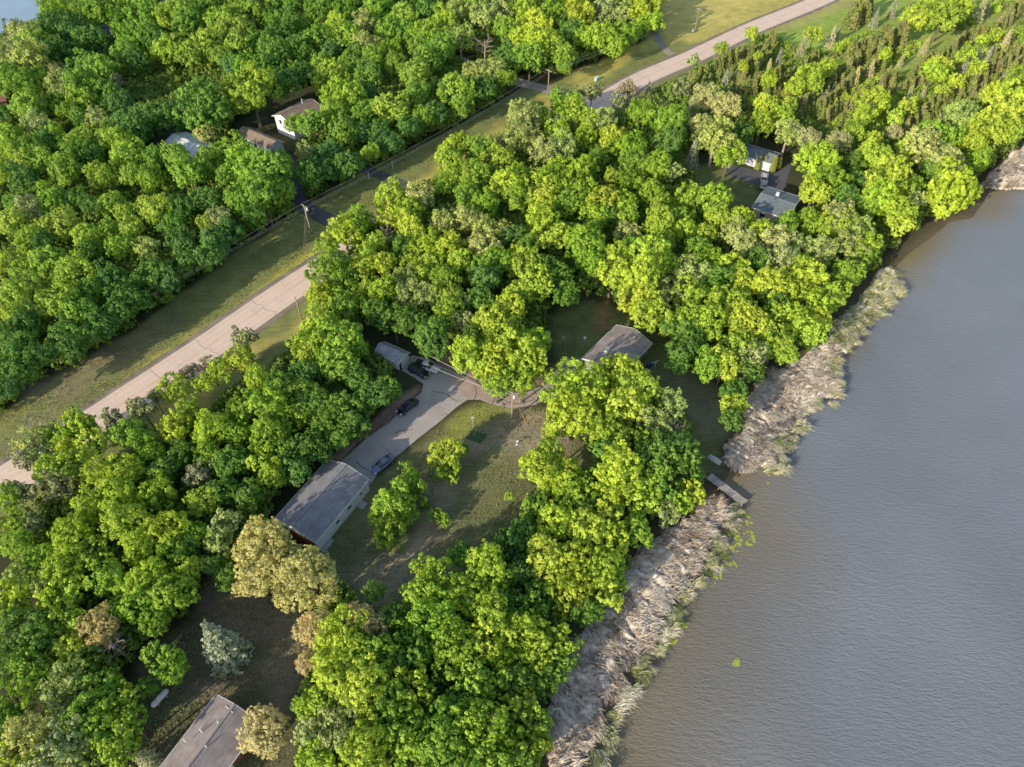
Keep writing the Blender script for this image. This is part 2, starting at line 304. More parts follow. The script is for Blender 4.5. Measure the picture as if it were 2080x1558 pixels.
lay((.34,.22,.17),[(672,930),(700,905),(760,850),(820,800),(848,780),(860,790),(838,812),(790,855),(740,897),(695,938)],1.2,.2)
lay((.38,.24,.18),[(880,735),(930,700),(960,720),(1000,760),(1110,770),(1100,785),(1040,797),(980,786),(920,755)],1.5,.25)
lay((.55,.40,.18),[(1105,800),(1150,775),(1190,820),(1200,880),(1130,860),(1080,850)],3,.25,am=.7)
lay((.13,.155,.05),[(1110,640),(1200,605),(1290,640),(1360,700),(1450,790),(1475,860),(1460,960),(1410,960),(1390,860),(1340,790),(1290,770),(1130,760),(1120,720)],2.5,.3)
lay((.28,.15,.09),[(1205,625),(1235,612),(1245,640),(1225,665)],3,.3,am=.7)
lay((.22,.20,.12),[(1340,740),(1400,760),(1455,820),(1465,880),(1430,880),(1370,800)],4,.25,am=.8)
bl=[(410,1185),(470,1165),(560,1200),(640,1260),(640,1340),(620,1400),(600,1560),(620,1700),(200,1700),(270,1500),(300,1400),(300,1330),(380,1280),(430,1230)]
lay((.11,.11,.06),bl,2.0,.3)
lay((.28,.21,.165),[(440,1170),(560,1205),(640,1290),(630,1400),(560,1440),(440,1400),(500,1330),(480,1260)],5,.3,am=.85)
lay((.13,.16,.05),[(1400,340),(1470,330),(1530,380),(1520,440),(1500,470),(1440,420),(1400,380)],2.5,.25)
lay((.14,.16,.04),[(-60,240),(20,190),(45,215),(20,250),(-60,300)],3,.3)
lay((.18,.15,.11),[(1180,186),(1240,178),(1210,230),(1180,215)],2,.2,am=.5)
# lake bed / shore mud
a=np.clip((1.5-sw)/3,0,1)[:,None]; col=col*(1-a)+np.array([.11,.085,.05])[None,:]*(.8+.4*n1)[:,None]*a
nx,ny=len(gx),len(gy); idx=np.arange(nx*ny).reshape(ny,nx)
Q=np.stack([idx[:-1,:-1],idx[:-1,1:],idx[1:,1:],idx[1:,:-1]],-1).reshape(-1,4)
m,N,L,Pb=mat('ground_cover'); at=node(N,'ShaderNodeAttribute',attribute_name='albedo'); geo=node(N,'ShaderNodeNewGeometry')
mp=node(N,'ShaderNodeMapping'); mp.inputs['Rotation'].default_value=(0,0,math.radians(-44)); mp.inputs['Scale'].default_value=(.35,2.2,1); L.new(geo.outputs['Position'],mp.inputs[0])
na=node(N,'ShaderNodeTexNoise'); na.inputs['Scale'].default_value=.8; na.inputs['Detail'].default_value=7; L.new(mp.outputs[0],na.inputs[0])
nb=node(N,'ShaderNodeTexNoise'); nb.inputs['Scale'].default_value=3.5; nb.inputs['Detail'].default_value=5; nb.inputs['Roughness'].default_value=.7; L.new(geo.outputs['Position'],nb.inputs[0])
ra=node(N,'ShaderNodeMapRange'); ra.inputs[1].default_value=.3; ra.inputs[2].default_value=.7; ra.inputs[3].default_value=.80; ra.inputs[4].default_value=1.2; L.new(na.outputs[0],ra.inputs[0])
rb=node(N,'ShaderNodeMapRange'); rb.inputs[1].default_value=.3; rb.inputs[2].default_value=.7; rb.inputs[3].default_value=.68; rb.inputs[4].default_value=1.32; L.new(nb.outputs[0],rb.inputs[0])
ml=node(N,'ShaderNodeMath',operation='MULTIPLY'); L.new(ra.outputs[0],ml.inputs[0]); L.new(rb.outputs[0],ml.inputs[1])
mx=node(N,'ShaderNodeMix',data_type='RGBA',blend_type='MULTIPLY'); mx.inputs[0].default_value=1; L.new(at.outputs['Color'],mx.inputs[6]); L.new(ml.outputs[0],mx.inputs[7])
nd=node(N,'ShaderNodeTexNoise'); nd.inputs['Scale'].default_value=.22; nd.inputs['Detail'].default_value=9; nd.inputs['Roughness'].default_value=.68; L.new(mp.outputs[0],nd.inputs[0])
rd=node(N,'ShaderNodeMapRange'); rd.inputs[1].default_value=.48; rd.inputs[2].default_value=.66; rd.inputs[3].default_value=0; rd.inputs[4].default_value=.55; L.new(nd.outputs[0],rd.inputs[0])
my=node(N,'ShaderNodeMix',data_type='RGBA',blend_type='MULTIPLY'); L.new(rd.outputs[0],my.inputs[0]); L.new(mx.outputs[2],my.inputs[6]); my.inputs[7].default_value=(1.25,.92,.75,1)
L.new(my.outputs[2],Pb.inputs['Base Color']); Pb.inputs['Roughness'].default_value=.95; Pb.inputs['Specular IOR Level'].default_value=.1
bp=node(N,'ShaderNodeBump'); bp.inputs['Strength'].default_value=.6; bp.inputs['Distance'].default_value=.25; L.new(nb.outputs[0],bp.inputs['Height']); L.new(bp.outputs[0],Pb.inputs['Normal'])
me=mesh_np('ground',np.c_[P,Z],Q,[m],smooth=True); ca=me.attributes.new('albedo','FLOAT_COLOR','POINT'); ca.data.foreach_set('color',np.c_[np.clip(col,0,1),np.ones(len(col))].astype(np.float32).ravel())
tag(link(bpy.data.objects.new('ground',me)),'grass, bare soil and forest floor',kind='structure')
# ------------------------------------------------------------------ water
def water(name,poly,label,deep,shal,rough,shw):
    x0,y0=poly.min(0)-3; x1,y1=poly.max(0)+3
    ax=np.unique(np.concatenate([np.arange(max(x0,-260),min(x1,260),1.5),np.linspace(x0,x1,12)])); ay=np.unique(np.concatenate([np.arange(max(y0,-20),min(y1,340),1.5),np.linspace(y0,y1,12)]))
    X,Y=np.meshgrid(ax,ay); P=np.c_[X.ravel(),Y.ravel()]; d=sdist(P,poly); nx=len(ax); idx=np.arange(len(P)).reshape(len(ay),nx)
    Q=np.stack([idx[:-1,:-1],idx[:-1,1:],idx[1:,1:],idx[1:,:-1]],-1).reshape(-1,4); keep=(d[Q]<2.5).any(1); Q=Q[keep]
    u,inv=np.unique(Q,return_inverse=True); me=mesh_np(name,np.c_[P[u],np.full(len(u),WL)],inv.reshape(-1,4),smooth=True)
    sh=np.clip(1-(-d[u]+ (fbm(P[u],16,5)-.5)*12)/(shw*(.4+1.15*np.clip((85-P[u][:,1])/60,0,1))),0,1); c=np.array(deep)*(1-sh)[:,None]+np.array(shal)*sh[:,None]
    ca=me.attributes.new('albedo','FLOAT_COLOR','POINT'); ca.data.foreach_set('color',np.c_[c,np.ones(len(u))].astype(np.float32).ravel())
    m,N,L,P_=mat(name); at=node(N,'ShaderNodeAttribute',attribute_name='albedo'); geo=node(N,'ShaderNodeNewGeometry')
    n0=node(N,'ShaderNodeTexNoise'); n0.inputs['Scale'].default_value=.035; n0.inputs['Detail'].default_value=6; L.new(geo.outputs['Position'],n0.inputs[0])
    r0=node(N,'ShaderNodeMapRange'); r0.inputs[1].default_value=.3; r0.inputs[2].default_value=.7; r0.inputs[3].default_value=.88; r0.inputs[4].default_value=1.12; L.new(n0.outputs[0],r0.inputs[0])
    mx=node(N,'ShaderNodeMix',data_type='RGBA',blend_type='MULTIPLY'); mx.inputs[0].default_value=1; L.new(at.outputs['Color'],mx.inputs[6]); L.new(r0.outputs[0],mx.inputs[7])
    L.new(mx.outputs[2],P_.inputs['Base Color']); P_.inputs['Roughness'].default_value=rough; P_.inputs['IOR'].default_value=1.33; P_.inputs['Specular IOR Level'].default_value=.5
    hs=[]
    for sc,ang,st,amp in ((2.2,58,(.28,1,1),1.0),(.6,66,(.35,1,1),.22),(4.2,50,(.4,1,1),.9)):
        mp=node(N,'ShaderNodeMapping'); mp.inputs['Rotation'].default_value=(0,0,math.radians(ang)); mp.inputs['Scale'].default_value=st; L.new(geo.outputs['Position'],mp.inputs[0])
        nn=node(N,'ShaderNodeTexNoise'); nn.inputs['Scale'].default_value=sc; nn.inputs['Detail'].default_value=3; nn.inputs['Distortion'].default_value=.4; L.new(mp.outputs[0],nn.inputs[0])
        q=node(N,'ShaderNodeMath',operation='MULTIPLY'); q.inputs[1].default_value=amp; L.new(nn.outputs[0],q.inputs[0]); hs.append(q)
    a1=node(N,'ShaderNodeMath',operation='ADD'); L.new(hs[0].outputs[0],a1.inputs[0]); L.new(hs[1].outputs[0],a1.inputs[1])
    a2=node(N,'ShaderNodeMath',operation='ADD'); L.new(a1.outputs[0],a2.inputs[0]); L.new(hs[2].outputs[0],a2.inputs[1])
    b=node(N,'ShaderNodeBump'); b.inputs['Strength'].default_value=1.0; b.inputs['Distance'].default_value=.11; L.new(a2.outputs[0],b.inputs['Height']); L.new(b.outputs[0],P_.inputs['Normal'])
    me.materials.append(m); return tag(link(bpy.data.objects.new(name,me)),label,kind='structure')
water('lake',lake_poly,'grey rippled lake water turning brown in the shallows',(.195,.215,.255),(.20,.145,.055),.10,24)
water('far_lake',pond_poly,'smooth pale blue water of the farther lake',(.30,.48,.72),(.26,.40,.55),.1,10)  # blue of the reflected sky put into the water colour
# ------------------------------------------------------------------ foliage
def rdir(n):
    v=rng.normal(size=(n,3)); return v/np.linalg.norm(v,axis=1)[:,None]
def leaf_quads(C,N_,size,asp=.75):
    """kite-shaped leaf clusters at C with normals N_; size (n,)"""
    n=len(C); t=np.cross(N_,rdir(n)); t/=np.linalg.norm(t,axis=1)[:,None]+1e-9; b=np.cross(N_,t)
    s=size[:,None]; V=np.stack([C-t*s*.5,C-b*s*.5*asp+N_*s*.08,C+t*s*.5-N_*s*.12,C+b*s*.5*asp+N_*s*.08],1).reshape(-1,3)
    return V,np.arange(4*n).reshape(n,4)
def broad_crown(seed,lobes=56,tufts=14,leaves=28,lr=(.17,.30),flat=.95,leaf=.064,gap=.10,bottom=-.55,tall=1.0):
    global rng; rng=np.random.default_rng(seed)
    k=np.arange(lobes)+.5; ph=math.pi*(1+5**.5)*k+rng.normal(0,.25,lobes); z=1-(1-bottom)*(k/lobes)**.85
    r=np.sqrt(np.maximum(0,1-z*z)); D=np.c_[r*np.cos(ph),r*np.sin(ph),z]
    # uneven outline: a few big limbs push out, others stay back
    bump=.9+.22*np.sin(D[:,0]*3.1+seed)*np.cos(D[:,1]*2.7+seed*2)+.15*rng.normal(size=lobes).clip(-1.3,1.3)
    LR=rng.uniform(*lr,lobes); Cn=D*(bump*(1-LR*.75))[:,None]; Cn[:,2]*=flat*tall
    if gap: keep=rng.random(lobes)>gap; Cn,LR,D=Cn[keep],LR[keep],D[keep]
    # inner fill lobes
    ni=max(5,lobes//6); Ci=rdir(ni)*rng.uniform(.15,.5,ni)[:,None]; Ci[:,2]*=tall; Cn=np.vstack([Cn,Ci]); LR=np.r_[LR,rng.uniform(.3,.42,ni)]; D=np.vstack([D,rdir(ni)])
    nl=len(Cn); ltone=rng.normal(.5,.14,nl)
    TD=rdir(nl*tufts).reshape(nl,tufts,3); TD+=D[:,None,:]*.65; TD/=np.linalg.norm(TD,axis=2)[...,None]
    TC=Cn[:,None,:]+TD*(LR[:,None,None]*rng.uniform(.45,1.25,(nl,tufts,1))); TR=LR[:,None]*rng.uniform(.22,.44,(nl,tufts))
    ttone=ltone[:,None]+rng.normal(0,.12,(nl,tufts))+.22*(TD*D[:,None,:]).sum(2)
    TC=TC.reshape(-1,3);TR=TR.ravel();TDf=TD.reshape(-1,3);ttone=ttone.ravel(); m=len(TC)
    LD=rdir(m*leaves).reshape(m,leaves,3)+TDf[:,None,:]*.8; LD/=np.linalg.norm(LD,axis=2)[...,None]
    LC=(TC[:,None,:]+LD*(TR[:,None,None]*rng.uniform(.5,1.05,(m,leaves,1)))).reshape(-1,3)
    NN=(LD*.9+TDf[:,None,:]*.5).reshape(-1,3)+rng.normal(0,.42,(m*leaves,3))+np.array([0,0,.25]); NN/=np.linalg.norm(NN,axis=1)[:,None]
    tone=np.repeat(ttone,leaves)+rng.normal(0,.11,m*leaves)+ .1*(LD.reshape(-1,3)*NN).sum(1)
    V,Q=leaf_quads(LC,NN,leaf*rng.uniform(.65,1.3,len(LC)))
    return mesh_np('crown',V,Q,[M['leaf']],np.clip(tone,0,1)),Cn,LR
def trunk_mesh(seed,Cn,LR,bare=False,pale=False):
    """unit tree: crown centre at z=0, radius 1; trunk comes from z=-2.6"""
    random.seed(seed); mb=MB(); sw=[(random.uniform(-.05,.05),random.uniform(-.05,.05)) for _ in range(5)]
    mb.tube([(0,0,-2.8),(sw[0][0],sw[0][1],-1.9),(sw[1][0],sw[1][1],-1.1),(sw[2][0],sw[2][1],-.5),(sw[3][0],sw[3][1],.15),(0,0,.6)],[.085,.062,.052,.042,.026,.01],7)
    order=np.argsort(-Cn[:,2]*0+np.random.default_rng(seed).random(len(Cn)))[:12]
    for i in order:
        c=Cn[i]; z0=random.uniform(-.9,-.1); mid=(c[0]*.45,c[1]*.45,z0*.45+c[2]*.55-.06)
        mb.tube([(sw[2][0],sw[2][1],z0),mid,tuple(c*1.05)],[.03,.02,.007],5,False)
        for _ in range(2):
            q=np.array(mid)*.4+c*.6; e=c+np.array([random.uniform(-1,1) for _ in range(3)])*LR[i]*.8; mb.tube([tuple(q),tuple(e)],[.012,.003],4,False)
    me=bpy.data.meshes.new('trunk'); me.from_pydata([tuple(p) for p in mb.v],[],mb.f); me.materials.append(M['deadwood'] if pale else M['bark']); me.update(); return me
def conifer_crown(seed,tiers=15,per=13,leaf=.15,rad=1.0,hh=3.2,dens=34,droop=.28,blunt=0.0,spray=.16):
    """unit conifer: base of crown z=0, apex z=hh, radius 1"""
    global rng; rng=np.random.default_rng(seed); C=[];NN=[];T=[]
    for i in range(tiers):
        u=(i+.5)/tiers; z=u*hh; R=((1-u)**(.8-blunt*.45))*rad
        nb=max(5,int(per*(.45+.55*(1-u)))); a0=rng.uniform(0,6.3)
        for b in range(nb):
            a=a0+2*math.pi*b/nb+rng.normal(0,.12); L_=R*rng.uniform(.8,1.12); dr=droop*rng.uniform(.6,1.3)
            m=int(dens*(.35+.65*L_)); t=rng.uniform(.12,1,m)**.7; wdt=spray*(1.25-t)*rng.normal(0,1,m)*max(.5,L_)
            d=np.array([math.cos(a),math.sin(a),0]); s=np.array([-d[1],d[0],0])
            p=d[None,:]*(t*L_)[:,None]+s[None,:]*wdt[:,None]; p[:,2]=z-dr*t*L_+ .12*t*t*L_+rng.normal(0,.035,m)
            C.append(p); n=rng.normal(0,.45,(m,3))+np.array([0,0,.8])+d*.5; NN.append(n); T.append(.25+.5*t+rng.normal(0,.12,m)+rng.normal(0,.08))
    C=np.vstack(C);NN=np.vstack(NN);NN/=np.linalg.norm(NN,axis=1)[:,None]
    V,Q=leaf_quads(C,NN,leaf*rng.uniform(.7,1.4,len(C)),.55); return mesh_np('crown',V,Q,[M['needle']],np.clip(np.concatenate(T),0,1))
def cone_trunk(hh,lo=-1.2):
    mb=MB().tube([(0,0,lo),(0,0,hh*.3),(0,0,hh*.97)],[.07,.05,.008],6); me=bpy.data.meshes.new('trunk'); me.from_pydata([tuple(p) for p in mb.v],[],mb.f); me.materials.append(M['bark']); me.update(); return me
PB=[]; 
for s_,kw in ((1,dict()),(2,dict(lobes=46,lr=(.18,.36),gap=.14)),(3,dict(lobes=66,lr=(.15,.27),tufts=12)),(4,dict(lobes=58,tall=1.18)),(5,dict(lobes=44,lr=(.17,.36),gap=.2)),(6,dict(lobes=60,tall=1.1,lr=(.16,.29),gap=.15)),(7,dict(lobes=62,tall=1.45,lr=(.13,.25),gap=.18,bottom=-.8,leaf=.056)),(8,dict(lobes=58,tall=.85,lr=(.13,.30),gap=.28,leaf=.056,leaves=30)),(9,dict(lobes=70,tall=1.0,lr=(.11,.34),gap=.24,bottom=-.4))):
    me,Cn,LR=broad_crown(s_,**kw); PB.append((me,trunk_mesh(s_,Cn,LR)))
PP=[]   # open, finely textured crowns (oak, silver foliage)
for s_,kw in ((11,dict(lobes=46,lr=(.15,.27),gap=.2,leaf=.07,tufts=15,leaves=20)),(12,dict(lobes=40,lr=(.17,.3),gap=.22,leaf=.07,tufts=15,leaves=20)),(13,dict(lobes=54,lr=(.14,.25),gap=.2,leaf=.065,tufts=14,leaves=19))):
    me,Cn,LR=broad_crown(s_,**kw); PP.append((me,trunk_mesh(s_,Cn,LR,pale=True)))
PT=[]   # dense fine-textured rounded crowns (blossoming / pine-like)
for s_,kw in ((21,dict(lobes=70,lr=(.17,.26),leaf=.05,tufts=14,leaves=22)),(22,dict(lobes=60,lr=(.18,.3),leaf=.052,tufts=15,leaves=22,gap=.06))):
    me,Cn,LR=broad_crown(s_,**kw); PT.append((me,trunk_mesh(s_,Cn,LR)))
PK=[]   # irregular dark pines: layered, gappy
for s_,kw in ((31,dict(lobes=26,lr=(.2,.34),gap=.15,leaf=.085,tufts=16,leaves=26,tall=1.25)),(32,dict(lobes=30,lr=(.18,.3),gap=.2,leaf=.085,tufts=16,leaves=26,tall=1.4))):
    me,Cn,LR=broad_crown(s_,**kw); me.materials.clear(); me.materials.append(M['needle']); PK.append((me,trunk_mesh(s_,Cn,LR)))
PSm=[]  # small shrubs / young trees: fewer, relatively bigger leaves
for s_,kw in ((41,dict(lobes=22,lr=(.25,.42),leaf=.13,tufts=9,leaves=16)),(42,dict(lobes=18,lr=(.25,.45),leaf=.14,tufts=9,leaves=16,tall=1.25)),(43,dict(lobes=24,lr=(.22,.4),leaf=.13,tufts=9,leaves=16))):
    me,Cn,LR=broad_crown(s_,**kw); PSm.append((me,trunk_mesh(s_,Cn,LR)))
PS=[(conifer_crown(51),cone_trunk(3.2)),(conifer_crown(52,hh=3.0,tiers=13),cone_trunk(3.0)),(conifer_crown(53,hh=3.5,per=11),cone_trunk(3.5))]
PC=[(conifer_crown(61,hh=2.5,tiers=11,per=11,blunt=.15,droop=.05,spray=.2,leaf=.27,dens=32),cone_trunk(2.5)),(conifer_crown(62,hh=2.8,tiers=12,per=10,blunt=.3,droop=.0,spray=.22,leaf=.27,dens=32),cone_trunk(2.8)),(conifer_crown(63,hh=2.2,tiers=10,per=11,blunt=.2,droop=.05,spray=.2,leaf=.27,dens=30),cone_trunk(2.2))]
PA=[(conifer_crown(71,hh=5.0,tiers=26,per=14,blunt=1.1,droop=-.55,spray=.25,leaf=.24,dens=22),cone_trunk(5.0))]
def dead_mesh(seed):
    random.seed(seed); mb=MB(); mb.tube([(0,0,-2.6),(.04,0,-1.2),(0,.05,-.3),(.05,0,.7)],[.08,.06,.045,.01],7)
    def br(p,d,L_,r,lv):
        q=p+d*L_; mid=p+d*L_*.5+Vector((random.uniform(-.1,.1),random.uniform(-.1,.1),random.uniform(0,.12)))*L_
        mb.tube([p,mid,q],[r,r*.7,r*.35],4,False)
        if lv:
            for _ in range(4):
                e=(d+Vector((random.uniform(-1,1),random.uniform(-1,1),random.uniform(-.4,.8)))*.8).normalized(); br(p+(q-p)*random.uniform(.4,1),e,L_*random.uniform(.45,.7),r*.45,lv-1)
    for k in range(10):
        a=k*2.4+random.uniform(-.3,.3); z=-.9+k*.14; br(Vector((0,0,z)),Vector((math.cos(a),math.sin(a),random.uniform(.2,.7))).normalized(),random.uniform(.6,.9),.034,2)
    me=bpy.data.meshes.new('trunk'); me.from_pydata([tuple(p) for p in mb.v],[],mb.f); me.materials.append(M['deadwood']); me.update(); return me
PX=[dead_mesh(81),dead_mesh(82)]
M['leafw']=leaf_mat('woodland_leaf',.18); M['needlew']=leaf_mat('plantation_needle',.12,.7,.1)
def to_instancer(m):
    N=m.node_tree.nodes;L=m.node_tree.links
    oi=[n for n in N if n.type=='OBJECT_INFO'][0]; at=node(N,'ShaderNodeAttribute',attribute_name='tint'); at.attribute_type='INSTANCER'
    for l in list(oi.outputs['Color'].links): L.new(at.outputs['Color'],l.to_socket)
to_instancer(M['leafw']); to_instancer(M['needlew'])
def scatter(name,meshes,pts,rots,scls,tints,var,label,kind='stuff',lm='leafw'):
    """one mass of foliage: crowns instanced at the points of one mesh"""
    me=bpy.data.meshes.new(name); n=len(pts); me.vertices.add(n); me.vertices.foreach_set('co',np.asarray(pts,np.float32).ravel())
    for an,ty,dat,key in (('rot','FLOAT_VECTOR',rots,'vector'),('scl','FLOAT_VECTOR',scls,'vector'),('tint0','FLOAT_COLOR',tints,'color'),('var','INT',var,'value')):
        a=me.attributes.new(an,ty,'POINT'); a.data.foreach_set(key,np.asarray(dat,np.int32 if ty=='INT' else np.float32).ravel())
    o=link(bpy.data.objects.new(name,me)); tag(o,label,kind=kind); md=o.modifiers.new('scatter','NODES')
    ng=bpy.data.node_groups.new(name,'GeometryNodeTree'); ng.interface.new_socket('Geometry',in_out='INPUT',socket_type='NodeSocketGeometry'); ng.interface.new_socket('Geometry',in_out='OUTPUT',socket_type='NodeSocketGeometry')
    N=ng.nodes;L=ng.links; gi=N.new('NodeGroupInput'); go=N.new('NodeGroupOutput'); j=N.new('GeometryNodeJoinGeometry')
    def na(nm,ty):
        q=N.new('GeometryNodeInputNamedAttribute'); q.data_type=ty; q.inputs[0].default_value=nm; return [x for x in q.outputs if x.enabled][0]
    for i,pm in enumerate(meshes):
        po=bpy.data.objects.new('crown',pm); ob=N.new('GeometryNodeObjectInfo'); ob.inputs[0].default_value=po
        ip=N.new('GeometryNodeInstanceOnPoints'); L.new(gi.outputs[0],ip.inputs['Points']); L.new(ob.outputs['Geometry'],ip.inputs['Instance'])
        cm=N.new('FunctionNodeCompare'); cm.data_type='INT'; cm.operation='EQUAL'; ci=[x for x in cm.inputs if x.enabled]; L.new(na('var','INT'),ci[0]); ci[1].default_value=i; L.new(cm.outputs[0],ip.inputs['Selection'])
        L.new(na('rot','FLOAT_VECTOR'),ip.inputs['Rotation']); L.new(na('scl','FLOAT_VECTOR'),ip.inputs['Scale'])
        st=N.new('GeometryNodeStoreNamedAttribute'); st.data_type='FLOAT_COLOR'; st.domain='INSTANCE'; st.inputs['Name'].default_value='tint'
        L.new(ip.outputs[0],st.inputs[0]); vi=[x for x in st.inputs if x.name=='Value' and x.enabled][0]; L.new(na('tint0','FLOAT_COLOR'),vi); L.new(st.outputs[0],j.inputs[0])
    sm=N.new('GeometryNodeSetMaterial'); sm.inputs['Material'].default_value=M[lm]; L.new(j.outputs[0],sm.inputs[0]); L.new(sm.outputs[0],go.inputs[0]); md.node_group=ng; return o
# ---- palette: (prototypes, colours, height factor, tone word, kind)
G_=lambda *c:c
KIND={
 'B':(PB,[(.155,.33,.022),(.18,.35,.024),(.14,.31,.024),(.21,.36,.026)],'mid green','broadleaf'),
 'L':(PB,[(.27,.44,.028),(.30,.46,.032),(.25,.43,.028),(.33,.47,.036)],'bright yellow-green','broadleaf'),
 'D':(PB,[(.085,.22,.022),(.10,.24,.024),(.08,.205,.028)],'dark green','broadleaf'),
 'P':(PP,[(.29,.39,.09),(.28,.37,.11),(.33,.40,.11),(.25,.37,.08)],'pale grey-green','pale'),
 'T':(PT,[(.42,.44,.12),(.38,.41,.11),(.45,.44,.14)],'tan','rounded'),
 'K':(PK,[(.22,.24,.10),(.19,.24,.09),(.26,.25,.13)],'dark olive','pine'),
 'S':(PS,[(.30,.33,.19),(.28,.32,.19),(.35,.37,.19)],'blue-grey','spruce'),
 'Y':(PS,[(.52,.50,.22),(.46,.47,.22)],'pale yellowish','spruce'),
 'C':(PC,[(.17,.22,.05),(.20,.23,.06),(.16,.22,.05),(.23,.24,.075)],'olive-brown','young_pine'),
 'A':(PA,[(.25,.29,.055)],'olive green','arborvitae'),
 'X':(None,[(.3,.25,.2)],'bare grey','dead'),
}
NAME={'broadleaf':('broadleaf_tree','broadleaf tree','tree'),'rounded':('rounded_tree','dense round-topped tree','tree'),'pine':('pine_tree','ragged pine','pine tree'),'spruce':('spruce_tree','spruce','spruce'),'young':('young_tree','young broadleaf tree','tree'),'pale':('pale_leaved_tree','open-crowned broadleaf tree','tree'),'young_pine':('plantation_pine','young plantation pine','pine tree'),'arborvitae':('arborvitae','columnar arborvitae','evergreen'),'dead':('dead_tree','leafless dead tree','tree'),'shrub':('shrub','leafy shrub','shrub')}
TREES=[]
def tree(x,y,r,k,H=None,shrub=False,young=False,mass=None):
    protos,cols,tone,kind=KIND[k]; idx=len(TREES); rs=random.Random(int(x*7+y*13+r))
    R0=r*depth(x,y,8)/F
    conif=k in 'SYCA'
    if conif:
        pass
    if H is None:
        H=min(17,max(3.0,4.5+1.75*R0)) if k in 'BLPTDKX' else 0
        if k=='D': H=min(H,12)
        if x<640 and y<900 and x*.69+y<870: H*=1.08
        if x>1000 and y>960: H*=.82
    R=R0
    if conif:
        me,tr=protos[rs.randrange(len(protos))]; hh=me['hh'] if 'hh' in me else 3
        asp={'S':3.4,'Y':3.4,'C':3.0,'A':5.0}[k]; hz=R*asp*(1.0); zc=.45*hz
        gx_,gy_=G(x,y,zc); sc=(R*rs.uniform(.92,1.1),R*rs.uniform(.92,1.1),hz/{'S':3.2,'Y':3.2,'C':2.5,'A':5.0}[k]); z0=hz*.04; h_tot=hz
    else:
        rz=R*(1.0 if H>6 else .95); zc=max(H-rz*1.05,rz*.75); gx_,gy_=G(x,y,zc); sq=rs.uniform(.86,1.2); sc=(R*1.08*sq,R*1.08/sq**.6,rz*rs.uniform(.92,1.2)); z0=zc; h_tot=H
    kind2='shrub' if shrub else ('young' if young and k in 'LB' else kind); nm,noun,cat=NAME[kind2]
    if mass is None: root=empty(nm,(gx_,gy_,0),rs.uniform(0,6.28)); tag(root,None,cat)
    c=rs.choice(cols)
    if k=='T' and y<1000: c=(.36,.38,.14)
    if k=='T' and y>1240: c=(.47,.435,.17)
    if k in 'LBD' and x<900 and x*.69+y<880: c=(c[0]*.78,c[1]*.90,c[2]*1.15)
    j=rs.uniform(.9,1.12); c=(c[0]*j*rs.uniform(.94,1.08),c[1]*j,c[2]*j*rs.uniform(.85,1.2))
    if mass is not None:
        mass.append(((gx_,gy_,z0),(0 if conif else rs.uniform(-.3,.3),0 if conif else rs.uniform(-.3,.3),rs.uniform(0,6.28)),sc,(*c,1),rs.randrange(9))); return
    if k=='X':
        o=link(bpy.data.objects.new('trunk',PX[idx%2]),root); o.location=(0,0,z0); o.scale=(sc[0],sc[1],z0/2.5)
    else:
        if not conif:
            fam=PSm if (R<2.6 and k in 'BLDP') else protos; me,tr=fam[rs.randrange(len(fam))]
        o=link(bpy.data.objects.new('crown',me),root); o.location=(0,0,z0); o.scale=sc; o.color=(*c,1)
        if not conif and k!='T': o.rotation_euler=(rs.uniform(-.28,.28),rs.uniform(-.28,.28),0)
        t=link(bpy.data.objects.new('trunk',tr),root)
        t.location=(0,0,z0); t.scale=(sc[0],sc[1],(z0/2.75) if not conif else sc[2])
        if conif: t.location=(0,0,z0); t.scale=(sc[0]*.8,sc[1]*.8,sc[2])
    TREES.append(dict(o=root,px=x,py=y,r=r,tone=tone,noun=noun,kind=kind2,R=R,H=h_tot))
    return root
